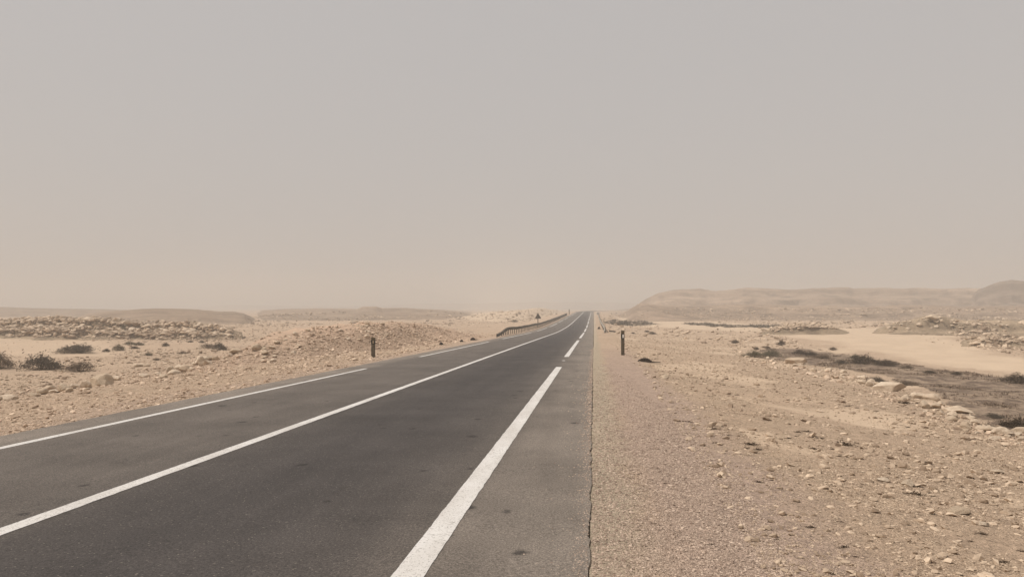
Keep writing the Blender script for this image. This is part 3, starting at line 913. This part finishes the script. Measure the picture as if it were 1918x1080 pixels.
M_br = plant_material('shrub_bark', (.10, .072, .05), (.17, .125, .09))
M_fol = {k: plant_material('foliage_' + k, a, b) for k, (a, b) in dict(
    grey=((.085, .070, .052), (.135, .112, .085)), brown=((.105, .072, .048), (.165, .12, .082)),
    green=((.085, .078, .046), (.13, .118, .072)), dark=((.040, .030, .020), (.075, .056, .038))).items()}
SHRUBS = {}
for i, (k, st, lv, fl) in enumerate([('grey', 90, 2600, .5), ('brown', 90, 1700, .5), ('green', 80, 2200, .5), ('dark', 80, 2400, .5), ('grey', 110, 3600, .5)]):
    b, f = shrub_meshes(200 + i, st, lv, fl)
    b.materials.append(M_br); f.materials.append(M_fol[k])
    SHRUBS[i] = (b, f)

def shrub(px, py, w, h, kind, label, group=None, name='shrub', back=0.0):
    x, y, ok = ground_hit(px, py)
    x, y = float(x[0]), float(y[0])
    d = float(project(x, y, 0.0)[2])
    r = w * d / F / 2
    y += r * .6; x += r * .6 * (px - 1112) / F
    d = float(project(x, y, 0.0)[2]); r = w * d / F / 2
    o = empty(name, (x, y, float(Z(x, y))), random.uniform(0, 6.28))
    o.scale = (r * 1.05, r * .95, h * d / F * 1.02)
    tag(o, label, 'shrub', group)
    b, f = SHRUBS[kind]
    link('branches', b, None, o); link('foliage', f, None, o)
    return o

for a in [
        (76, 693, 80, 34, 0, 'large dark domed shrub on the left plain'),
        (142, 662, 62, 19, 4, 'smooth grey dome-shaped shrub farther back on the left plain'),
        (148, 697, 64, 22, 1, 'low brown shrub just right of the large dark one'),
        (-2, 692, 52, 34, 1, 'reddish-brown shrub cut by the left frame edge'),
        (222, 657, 26, 13, 2, 'small round olive shrub on the left plain'),
        (199, 659, 17, 7, 3, 'tiny dark shrub left of the small round olive one'),
        (243, 646, 24, 8, 2, 'low spreading shrub, left of two touching on the left plain'),
        (260, 647, 22, 7, 2, 'low spreading shrub, right of two touching on the left plain'),
        (251, 653, 22, 6, 0, 'flat grey shrub just below the two touching shrubs'),
        (310, 649, 16, 9, 3, 'small dark shrub alone in the middle of the left plain'),
        (357, 641, 11, 4, 3, 'left of two tiny shrubs below the rock ridge'),
        (378, 642, 13, 5, 3, 'right of two tiny shrubs below the rock ridge'),
        (411, 656, 30, 17, 0, 'grey-green shrub with dark foot left of the mound'),
        (277, 666, 17, 6, 2, 'low olive tuft on the left plain nearest the road'),
        (293, 675, 17, 5, 1, 'flat brown tuft above the pale stone pair'),
        (343, 663, 18, 6, 1, 'flat brown tuft between plain and mound'),
        (390, 652, 34, 9, 1, 'dead brown brushwood lying left of the grey-green shrub'),
        (232, 618, 17, 10, 2, 'dark olive shrub growing at the foot of the rock ridge'),
        (1617, 682, 56, 19, 3, 'large dark green bush at the upper edge of the ditch'),
        (1658, 686, 48, 13, 3, 'low dark bush touching the right side of the large bush'),
        (1906, 719, 58, 21, 3, 'dark rounded bush on the sand at the right frame edge'),
        (1498, 664, 30, 11, 3, 'small dark bush at the head of the ditch, left of a pair'),
        (1518, 667, 30, 9, 3, 'small dark bush at the head of the ditch, right of a pair'),
        (1463, 647, 18, 10, 3, 'small dark bush alone on the slope above the ditch'),
        (1437, 653, 15, 6, 1, 'tiny brown bush above the long green scrub'),
        (1412, 669, 40, 14, 2, 'olive bush at the left tip of the ditch'),
        (1445, 668, 44, 14, 2, 'olive-grey bush beside the left tip of the ditch'),
        (1602, 671, 18, 9, 2, 'tiny olive bush left of the large dark green bush'),
        (1417, 655, 12, 5, 3, 'tiny dark bush beside rocks above the ditch tip'),
        (1377, 643, 16, 8, 3, 'dark brown bush among rocks left of the ditch'),
        (1900, 802, 62, 20, 3, 'dark bush behind the boulders at the right frame edge'),
        (1862, 784, 40, 10, 0, 'low grey bush in the ditch left of the dark frame-edge bush'),
        (1640, 718, 44, 14, 0, 'grey bush behind the biggest boulder of the ditch'),
        (1540, 672, 34, 9, 1, 'brown brushy clump in the ditch right of the large pale boulder'),
        (1575, 682, 30, 8, 0, 'grey brushy clump in the middle of the upper ditch'),
        (1700, 690, 30, 7, 1, 'flat brown clump on the sand edge right of the low dark bush'),
        (1742, 700, 26, 6, 3, 'small dark clump on the sand edge of the ditch, left of two'),
        (1792, 702, 24, 6, 3, 'small dark clump on the sand edge of the ditch, right of two'),
        (1700, 722, 46, 10, 1, 'wide brown clump in the ditch behind the squarish boulder'),
        (1560, 656, 16, 6, 3, 'tiny dark bush on the sandy slope above the ditch middle'),
        (1222, 626, 18, 6, 3, 'dark flat bush on the verge beyond the right post, nearer of two'),
        (1212, 622, 12, 4, 3, 'dark flat bush on the verge beyond the right post, farther of two'),
        (1186, 625, 11, 4, 0, 'tiny grey tuft just beyond the right post'),
        (964, 603, 15, 6, 1, 'thin grey bush behind the left guardrail'),
        ]:
    shrub(*a)

# dead plants strewn on the right slope
def scrap_mesh(seed):
    r = np.random.default_rng(seed)
    V, Fc = [], []
    for i in range(46):
        p = np.array([r.normal() * .36, r.normal() * .22, abs(r.normal()) * .08])
        e = p + r.normal(size=3) * np.array([.22, .16, .13]); e[2] = max(e[2], 0)
        v, f = twig_tris(r, p, e, .035); o = len(V); V += v; Fc += [tuple(k + o for k in t) for t in f]
    for i in range(120):
        t = np.array([r.normal() * .34, r.normal() * .2, abs(r.normal()) * .12]); s = r.uniform(.04, .09)
        a, b = r.normal(size=3), r.normal(size=3)
        o = len(V); V += [t - a * s * .6, t + a * s * .6, t + b * s]; Fc.append((o, o + 1, o + 2))
    return mesh_np('dead_tuft', V, Fc)
M_scrap = plant_material('dead_plant', (.050, .033, .021), (.10, .07, .045))
SCRAPS = [scrap_mesh(300 + i) for i in range(5)]
for m_ in SCRAPS: m_.materials.append(M_scrap)
scr = [(1578, 833, 32, 'widest dark dead tuft on the right slope'), (1712, 926, 30, 'dark dead tuft just below the angular stone'), (1873, 1053, 26, 'dark dead tuft in the lower right corner'),
       (1405, 833, 24, 'dark dead tuft, largest of three clustered near the gravel'), (1418, 842, 16, 'dark dead tuft, lowest of three clustered near the gravel'), (1396, 840, 13, 'dark dead tuft, leftmost of three clustered near the gravel'),
       (1527, 842, 20, 'thin dead tuft left of the widest one'), (1837, 1001, 19, 'dead tuft below the small flat stone'), (1818, 1013, 13, 'spiky dead tuft, lower left of a pair'), (1725, 942, 11, 'tiny tuft below and right of the tuft by the angular stone'), (1421, 903, 14, 'lone dead tuft lower down on the gravel border')]
for px, py, w, lab in scr + [(a, b, c, None) for a, b, c in [(1560, 841, 11), (1510, 808, 15), (1493, 809, 12), (1492, 817, 10), (1475, 821, 12), (1537, 821, 14), (1523, 819, 16), (1748, 929, 9), (1518, 988, 17), (1579, 1024, 18), (1601, 1040, 11),
                                                             (1561, 1075, 12), (1912, 1033, 14), (1340, 829, 11), (1336, 804, 14), (1363, 815, 10), (1588, 760, 13), (1605, 764, 8), (1692, 755, 24), (1722, 756, 20), (1780, 782, 22), (1812, 795, 14), (1865, 745, 8),
                                                             (1690, 760, 9), (1445, 900, 9), (1245, 905, 10), (1310, 960, 8), (1330, 1020, 12), (1455, 1010, 11), (1205, 1022, 10), (1884, 835, 14), (1880, 870, 10), (1700, 800, 9), (1640, 770, 9), (1470, 700, 10), (1380, 740, 8)]]:
    x, y, ok = ground_hit(px, py, False)
    x, y = float(x[0]), float(y[0]); d = float(project(x, y, 0.)[2])
    o = link('dead_tuft', random.choice(SCRAPS))
    k = w * d / F / 1.15
    o.scale = (k, k * .9, k * .8); o.rotation_euler = (0, 0, random.uniform(-.5, .5) + YAW)
    o.location = (x, y, float(H(x, y)) - .01 * k)
    tag(o, lab or 'small dark scrap of dead plant on the right slope', 'dead plant', None if lab else 'small dead plant scraps on the right slope')

# bare sticks
M_stick = plain('dry_wood', (.10, .07, .048), .9, .1)
def stick(px, py, w, ang, label):
    x, y, ok = ground_hit(px, py, False); x, y = float(x[0]), float(y[0]); d = float(project(x, y, 0.)[2]); L = w * d / F
    V, Fc = [], []
    r = np.random.default_rng(int(px))
    pts = [np.array([(t - .5) * L, math.sin(t * 5) * L * .06, .012 + .03 * L * t]) for t in np.linspace(0, 1, 6)]
    segs = [(pts[i], pts[i + 1]) for i in range(5)] + [(pts[2], pts[2] + np.array([.2 * L, .12 * L, .1 * L])), (pts[3], pts[3] + np.array([.12 * L, -.16 * L, .08 * L]))]
    for a, b in segs:
        v, f = twig_tris(r, a - (b - a) * .1, b + (b - a) * .25, .035 * L); o = len(V); V += v; Fc += [tuple(k + o for k in t) for t in f]
    o = link('stick', mesh_np('stick', V, Fc), M_stick)
    o.location = (x, y, float(H(x, y))); o.rotation_euler = (0, 0, ang)
    tag(o, label, 'stick')
stick(1290, 791, 32, -.9, 'longest dry stick lying on the gravel border')
stick(1333, 743, 14, -.7, 'short dry stick higher up the slope')
stick(1576, 979, 24, -.6, 'forked dry twig in the stony lower right')

# brush in the ditch and the far dark strips
def scrub_stuff(name, polys, n, hmin, hmax, mat, label, seed):
    r = np.random.default_rng(seed)
    V, Fc, off = [], [], 0
    for poly, k in zip(polys, n):
        lo, hi = poly.min(0), poly.max(0)
        u = lo + (hi - lo) * r.random((k * 6, 2))
        uw = u + np.stack([fbm(u[:, 0], u[:, 1], 2.5, 3, 61), fbm(u[:, 0], u[:, 1], 2.5, 3, 62)], -1) * 2.2
        keep = in_poly(uw[:, 0], uw[:, 1], poly) & ((fbm(u[:, 0], u[:, 1], 2.0, 3, 91) + (r.random(len(u)) - .5) * .5) > -.02)
        u = u[keep][:k]
        z = H(u[:, 0], u[:, 1])
        k = len(u); B = 7
        h = (hmin + (hmax - hmin) * r.random(k) ** 1.6) * (.45 + 2.6 * np.clip(fbm(u[:, 0], u[:, 1], 1.6, 3, 92) * 2 + .25, 0, 1))
        a = r.random((k, B)) * 6.283; lean = r.random((k, B)) * 1.8
        bx = u[:, 0][:, None] + r.normal(size=(k, B)) * h[:, None] * .35; by = u[:, 1][:, None] + r.normal(size=(k, B)) * h[:, None] * .35; bz = z[:, None] - .02 + 0 * a
        hh = h[:, None] * (.5 + .6 * r.random((k, B)))
        wv = hh * .16
        t = np.stack([bx + np.cos(a) * lean * hh, by + np.sin(a) * lean * hh, bz + hh], -1)
        s = np.stack([-np.sin(a), np.cos(a), 0 * a], -1) * wv[..., None]
        b0 = np.stack([bx, by, bz], -1)
        v = np.stack([b0 - s, b0 + s, t], 2).reshape(-1, 3)
        V.append(v); Fc.append(np.arange(len(v)).reshape(-1, 3) + off); off += len(v)
    o = link(name, mesh_np(name, np.concatenate(V), np.concatenate(Fc)), mat)
    return tag(o, label, None, None, 'stuff')
M_scrub = plant_material('dry_scrub', (.13, .092, .068), (.33, .25, .18))
scrub_stuff('dry_scrub', [scrub_poly], [16000], .02, .085, M_scrub, 'grey-brown dry scrub filling the ditch on the right', 1)
scrub_stuff('far_scrub', scrub_far, [1500, 1800], .08, .3, M_fol['grey'], 'dark low scrub strips near the far sand track', 2)

# ------------------------------------------------------------------ street furniture
def box_bm(bm, c, s, rot=None):
    m = Matrix.Translation(c) @ (rot or Matrix()) @ Matrix.Diagonal((*s, 1))
    return bmesh.ops.create_cube(bm, size=1.0, matrix=m)
def bm_obj(name, bm, mat, parent=None, bevel=0.0):
    if bevel:
        bmesh.ops.bevel(bm, geom=bm.edges[:], offset=bevel, segments=2, affect='EDGES', profile=.5)
    me = bpy.data.meshes.new(name); bm.to_mesh(me); bm.free()
    return link(name, me, mat, parent)

M_post = plain('weathered_post', (.115, .092, .062), .8, .2, .25, 9)
M_band = plain('black_band', (.022, .018, .013), .7, .3, .3, 12)
M_refl = plain('white_reflector', (.82, .80, .76), .35, .5, .05, 5)
M_refl2 = plain('dull_reflector', (.30, .225, .14), .5, .5, .2, 12)
M_cap = plain('post_cap', (.12, .092, .055), .8, .2, .25, 9)

def delineator(x, y, height, refl, label, rz=0.0, w=.155):
    z = float(Z(x, y))
    o = empty('delineator_post', (x, y, z - .03), rz)
    k = height
    bm = bmesh.new(); box_bm(bm, (0, 0, k * .34 - .05), (w, w * .62, k * .68 + .1)); bm_obj('shaft', bm, M_post, o, .012)
    bm = bmesh.new(); box_bm(bm, (0, 0, k * .78), (w + .006, w * .62 + .006, k * .20)); b = bm_obj('band', bm, M_band, o, .008)
    bm = bmesh.new(); box_bm(bm, (w * .1, -w * .31 - .008, k * .785), (w * .46, .010, k * .135)); bm_obj('reflector', bm, refl, b, .003)
    bm = bmesh.new()
    ret = box_bm(bm, (0, 0, k * .94), (w, w * .62, k * .12))
    for v in bm.verts:
        if v.co.z > k * .95: v.co.z += (v.co.y) * -.25
    bm_obj('cap', bm, M_cap, o, .008)
    tag(o, label, 'roadside post')
    return o
x, y, _ = ground_hit(1166.5, 665); delineator(float(x[0]), float(y[0]), 46.5 * float(y[0]) / F, M_refl, 'brown roadside post with white reflector on the right shoulder', .06)
x, y, _ = ground_hit(699, 669); delineator(float(x[0]), float(y[0]), 39.5 * float(y[0]) / F, M_refl2, 'brown roadside post with dull reflector in front of the mound', -.05)
delineator(-8.95, 275.0, 1.9, M_refl2, 'faint far post at the end of the left guardrail', 0, .3)

M_rail = plain('brown_rail', (.10, .076, .052), .75, .35, .35, 3)  # dark brown with mottled tone, for the left rail beam
M_railpost = plain('rail_post', (.06, .045, .03), .8, .3, .3, 5)
M_rail2 = plain('galvanised_rail', (.30, .265, .215), .6, .4, .25, 3)
def guardrail(lat, y0, y1, ramp_len, htop, mat, postmat, label, face):
    o = empty('guardrail', (lat, y0, float(road_z(y0)) - .05))
    ys = np.concatenate([np.linspace(y0, y0 + ramp_len, 8), np.arange(y0 + ramp_len + 2, y1, 2.0)])
    ground = np.array([float(Z(lat + float(road_x(v)), v)) for v in ys])
    lift = sstep((ys - y0) / ramp_len) * .62 + .0
    prof = [(-.02, 0.0), (.03, .035), (.085, .05), (.085, .11), (.03, .15), (.03, .19), (.085, .23), (.085, .29), (.03, .315), (-.02, .33), (-.03, .33), (-.02, .22), (-.02, .10), (-.03, .0)]
    P = np.array(prof)
    V = []
    zb = ground + (htop - .33) * sstep((ys - y0) / ramp_len) + np.where(ys - y0 < .5, -.05, 0)
    for v, zz in zip(ys, zb):
        for a, b in P:
            V.append((lat + float(road_x(v)) + a * face - o.location.x, v - o.location.y, zz + b - o.location.z))
    n = len(P)
    Fc = grid_faces(len(ys), n, True)
    link('beam', mesh_np('beam', V, Fc), mat, o)
    bm = bmesh.new(); box_bm(bm, (0, 0, 0), (.09, .09, 1.0)); me = bpy.data.meshes.new('post'); bm.to_mesh(me); bm.free(); me.materials.append(postmat)
    for v, g, zz in zip(ys[1:], ground[1:], zb[1:]):
        if v < y0 + ramp_len * .35: continue
        p = link('post', me, None, o)
        hgt = zz + .27 - g + .3
        p.scale = (1, 1, hgt)
        p.location = (lat + float(road_x(v)) - .078 * face - o.location.x, v - o.location.y, g - .3 + hgt / 2 - o.location.z)
    tag(o, label, 'guardrail')
    return o
guardrail(-8.85, 68.0, 252.0, 10.5, .80, M_rail, M_railpost, 'long dark brown guardrail along the left road edge', 1)
guardrail(1.32, 90.0, 250.0, 5.0, .76, M_rail2, M_railpost, 'pale guardrail along the right road edge', -1)

# warning sign seen from behind
M_sign = plain('sign_back', (.085, .066, .045), .6, .4, .25, 2)
M_pole = plain('sign_pole', (.07, .055, .04), .7, .4, .2, 3)
sx, sy = -9.25, 124.5
sz = float(Z(sx, sy))
o = empty('warning_sign', (sx, sy, sz))
bm = bmesh.new(); bmesh.ops.create_cone(bm, cap_ends=True, segments=12, radius1=.065, radius2=.065, depth=2.6, matrix=Matrix.Translation((0, 0, 1.15))); bm_obj('pole', bm, M_pole, o)
def tri_plate(s, z0, y0, t):
    bm = bmesh.new()
    q = [(-s / 2, z0), (s / 2, z0), (0, z0 + s * .88)]
    pts = []
    for i in range(3):                                      # rounded corners
        a, b, c = np.array(q[i - 1]), np.array(q[i]), np.array(q[(i + 1) % 3])
        for k in (.06, .02):
            pts.append(b + (a - b) * k)
        for k in (.02, .06):
            pts.append(b + (c - b) * k)
    fr = [bm.verts.new((p[0], y0, p[1])) for p in pts]; bk = [bm.verts.new((p[0], y0 + t, p[1])) for p in pts]
    bm.faces.new(fr); bm.faces.new(bk[::-1])
    for i in range(len(pts)):
        bm.faces.new((fr[i - 1], bk[i - 1], bk[i], fr[i]))
    bmesh.ops.recalc_face_normals(bm, faces=bm.faces[:])
    return bm
plate = bm_obj('triangle_plate', tri_plate(1.08, 1.50, .085, .02), M_sign, o)
for zz in (1.66, 2.0):
    bm = bmesh.new(); box_bm(bm, (0, .07, zz), (.30 if zz > 1.8 else .62, .03, .05)); bm_obj('bracket', bm, M_pole, plate)
tag(o, 'triangular warning sign seen from behind beside the left guardrail', 'road sign')

# dark things by the right guardrail
M_dark = plain('dark_rubber', (.036, .026, .018), .8, .25, .4, 8)
M_concr = plain('dark_block', (.06, .047, .034), .85, .2, .4, 8)
x, y, _ = ground_hit(1122, 616); x, y = float(x[0]), float(y[0])
o = link('leaning_plate', None)
bpy.data.objects.remove(o)
bm = tri_plate(.55, -.03, -.02, .09)
bmesh.ops.rotate(bm, verts=bm.verts[:], cent=(0, 0, 0), matrix=Matrix.Rotation(.35, 3, 'X'))
o = bm_obj('fallen_plate', bm, M_concr); o.location = (x, y, float(H(x, y))); tag(o, 'dark triangular plate standing on the shoulder by the right guardrail', 'debris')
x, y, _ = ground_hit(1147, 622); x, y = float(x[0]), float(y[0])
bm = bmesh.new(); box_bm(bm, (0, 0, .10), (.85, .16, .17))
o = bm_obj('plank', bm, M_concr, None, .015); o.location = (x, y, float(H(x, y)) + .03); o.rotation_euler = (.05, .10, -.35); tag(o, 'dark plank lying on the verge right of the right guardrail', 'plank')

def tyre_strip(px, py, w, h, label, rz, road_ok=False):
    x, y, ok = ground_hit(px, py); x, y = float(x[0]), float(y[0]); d = float(project(x, y, 0.)[2])
    L, Hh = w * d / F, h * d / F
    bm = bmesh.new()
    n = 22; rows = []
    for i in range(n + 1):
        t = i / n
        arch = math.sin(min(t / .62, 1) * math.pi) ** .8 * Hh * .75 if t < .62 else 0.02 * Hh
        hw = L * .13 * (1 - .75 * max(0, (t - .45) / .55)) * (1 + .12 * math.sin(i * 2.3))
        cx = (t - .5) * L; cy = math.sin(t * 3) * L * .06
        th = max(Hh * .35 * (1 - .6 * t), .012) * (1 + .15 * (i % 2))
        c = []
        for a, b in ((-1, 0), (-.8, 1), (-.3, 1.05), (-.25, .85), (.25, .85), (.3, 1.05), (.8, 1), (1, 0)):
            c.append(bm.verts.new((cx, cy + a * hw, (arch * (1 - .25 * a * a) + b * th) * (1 if b else 0) - .008)))
        rows.append(c)
    for i in range(n):
        for j in range(8):
            bm.faces.new((rows[i][j], rows[i][(j + 1) % 8], rows[i + 1][(j + 1) % 8], rows[i + 1][j]))
    bm.faces.new(rows[0][::-1]); bm.faces.new(rows[-1])
    bmesh.ops.recalc_face_normals(bm, faces=bm.faces[:])
    o = bm_obj('tyre_strip', bm, M_dark); o.location = (x, y, float(Z(x, y)) + .005); o.rotation_euler = (0, 0, rz)
    tag(o, label, 'tyre scrap')
tyre_strip(1216, 679, 42, 8, 'black torn tyre strip on the stones right of the right post', -.22)
tyre_strip(889, 637, 16, 5, 'dark tyre scrap on the left road edge nearest the guardrail', .2)
tyre_strip(867, 640, 12, 4, 'dark tyre scrap, middle one on the left road edge', .3)
tyre_strip(829, 646, 13, 5, 'dark tyre scrap on the left road edge nearest the post', .1)

# small white block at the far end of the right guardrail
M_white = plain('white_paint', (.74, .71, .66), .7, .3, .1, 3)
o = empty('marker_block', (1.5, 258, float(Z(1.5, 258))), .1)
bm = bmesh.new(); box_bm(bm, (0, 0, .45), (1.15, .35, 1.0)); bl = bm_obj('block', bm, M_white, o, .03)
for dx in (-.3, .12):
    bm = bmesh.new(); box_bm(bm, (dx, -.18, .5), (.16, .02, .8), Matrix.Rotation(.35, 4, 'Y')); bm_obj('stripe', bm, M_band, bl)
tag(o, 'small white block with dark stripes at the far end of the right guardrail', 'marker')

# ------------------------------------------------------------------ dust in the air
bm = bmesh.new(); box_bm(bm, (0, 0, 21.0), (9000, 9000, 58.0))
hm = bpy.data.materials.new('dust_haze'); hm.use_nodes = True
hn = hm.node_tree.nodes; hn.clear()
ho = hn.new('ShaderNodeOutputMaterial'); hv = hn.new('ShaderNodeVolumePrincipled')
hv.inputs['Color'].default_value = (.79, .76, .72, 1)
hv.inputs['Density'].default_value = .0018
hv.inputs['Anisotropy'].default_value = 0.0
hm.node_tree.links.new(hv.outputs[0], ho.inputs['Volume'])
haze = bm_obj('haze', bm, hm)
tag(haze, 'pale beige dust haze hanging over the whole plain', None, None, 'stuff')

# ------------------------------------------------------------------ labels of the rocks that come in rows: say which one
bpy.context.view_layer.update()
MARK = {'biggest pale boulder leaning': 'biggest ditch boulder', 'large pale boulder standing': 'large boulder in the scrub', 'squarish pale boulder': 'squarish boulder', 'long sloping pale slab': 'long sloping slab',
        'rounded pale boulder': 'rounded boulder', 'brown-shadowed boulder': 'boulder at the frame edge', 'olive bush at the left tip': 'olive bush', 'dark brown bush among': 'dark brown bush',
        'reddish boulder': 'reddish boulder at the frame edge', 'largest pale boulder of the left': 'largest verge boulder', 'crumbled pale boulder': 'crumbled verge boulder', 'brown boulder alone': 'lone brown boulder',
        'dark-shadowed flat': 'flat boulder at the mound foot', 'upright tan boulder': 'upright tan boulder', 'grey boulder on the crest': 'grey crest boulder', 'brown roadside post with dull': 'left roadside post',
        'dark olive shrub growing': 'olive shrub at the ridge foot', 'left of two tiny shrubs': 'two tiny shrubs', 'smooth grey dome': 'smooth grey shrub', 'reddish-brown shrub': 'shrub at the left frame edge',
        'whitish boulder': 'whitish boulder', 'upper of two lone': 'two lone stones on the sand', 'widest dark dead': 'widest dead tuft', 'dark dead tuft just below': 'tuft by the angular stone',
        'dark dead tuft in the lower': 'lower right corner tuft', 'dark dead tuft, largest': 'three clustered tufts', 'broad flat pale slab': 'broad flat slab', 'longest dry stick': 'longest dry stick',
        'forked dry twig': 'forked twig', 'cracked pale boulder': 'cracked boulder'}
marks = []
def pix(o):
    p = o.matrix_world.translation
    q = project(p.x, p.y, p.z)
    return float(q[0]), float(q[1])
tops = [o for o in scene.objects if o.parent is None and 'label' in o]
for o in tops:
    for k, v in MARK.items():
        if o['label'].startswith(k): marks.append((pix(o), v))
ORD = ['nearest', 'second', 'third', 'fourth', 'fifth', 'sixth', 'seventh', 'eighth', 'ninth', 'tenth', 'eleventh', 'twelfth', 'thirteenth', 'fourteenth', 'fifteenth', 'sixteenth', 'seventeenth', 'eighteenth', 'nineteenth', 'twentieth', 'twenty-first', 'twenty-second', 'twenty-third', 'twenty-fourth']
NOUN = {'rocks edging the scrub ditch': 'pale ditch-edge rock', 'rocks along the left verge': 'tan verge rock', 'rocks on the rubble mound': 'tan mound rock', 'blocks of the left rock ridge': 'ridge block',
        'blocks on the right rock heaps': 'pale heap block', 'small dead plant scraps on the right slope': 'small dead plant scrap'}
OKM = {'rocks edging the scrub ditch': 'biggest ditch boulder|large boulder in the scrub|squarish boulder|long sloping slab|rounded boulder|boulder at the frame edge|olive bush|dark brown bush|cracked boulder',
       'rocks along the left verge': 'reddish boulder at the frame edge|largest verge boulder|crumbled verge boulder|lone brown boulder|flat boulder at the mound foot',
       'rocks on the rubble mound': 'flat boulder at the mound foot|upright tan boulder|grey crest boulder|left roadside post', 'blocks of the left rock ridge': 'olive shrub at the ridge foot|two tiny shrubs|smooth grey shrub|shrub at the left frame edge',
       'blocks on the right rock heaps': 'whitish boulder|two lone stones on the sand', 'small dead plant scraps on the right slope': 'widest dead tuft|tuft by the angular stone|lower right corner tuft|three clustered tufts|broad flat slab|longest dry stick|forked twig|squarish boulder|long sloping slab'}
for g, noun in NOUN.items():
    byrel = {}
    for o in tops:
        if o.get('group') != g: continue
        px, py = pix(o)
        c = min((m for m in marks if m[1] in OKM[g].split('|')), key=lambda m: math.hypot(m[0][0] - px, 1.6 * (m[0][1] - py)))
        dx, dy = px - c[0][0], py - c[0][1]
        side = ('left of' if dx < 0 else 'right of') if abs(dx) > 1.2 * abs(dy) else ('above' if dy < 0 else 'below')
        byrel.setdefault((side, c[1]), []).append((math.hypot(dx, dy), o))
    for (side, m), lst in byrel.items():
        lst.sort(key=lambda t: t[0])
        for i, (_, o) in enumerate(lst):
            if len(lst) == 1: o['label'] = f'{noun} {side} the {m}'
            elif i == len(lst) - 1 and i > 1: o['label'] = f'{noun} {side} the {m}, farthest from it'
            elif i < len(ORD): o['label'] = f'{noun} {side} the {m}, {ORD[i]}' + (' to it' if i == 0 else ' nearest')
            else: o['label'] = f'{noun} {side} the {m}, number {i + 1} counted from it'
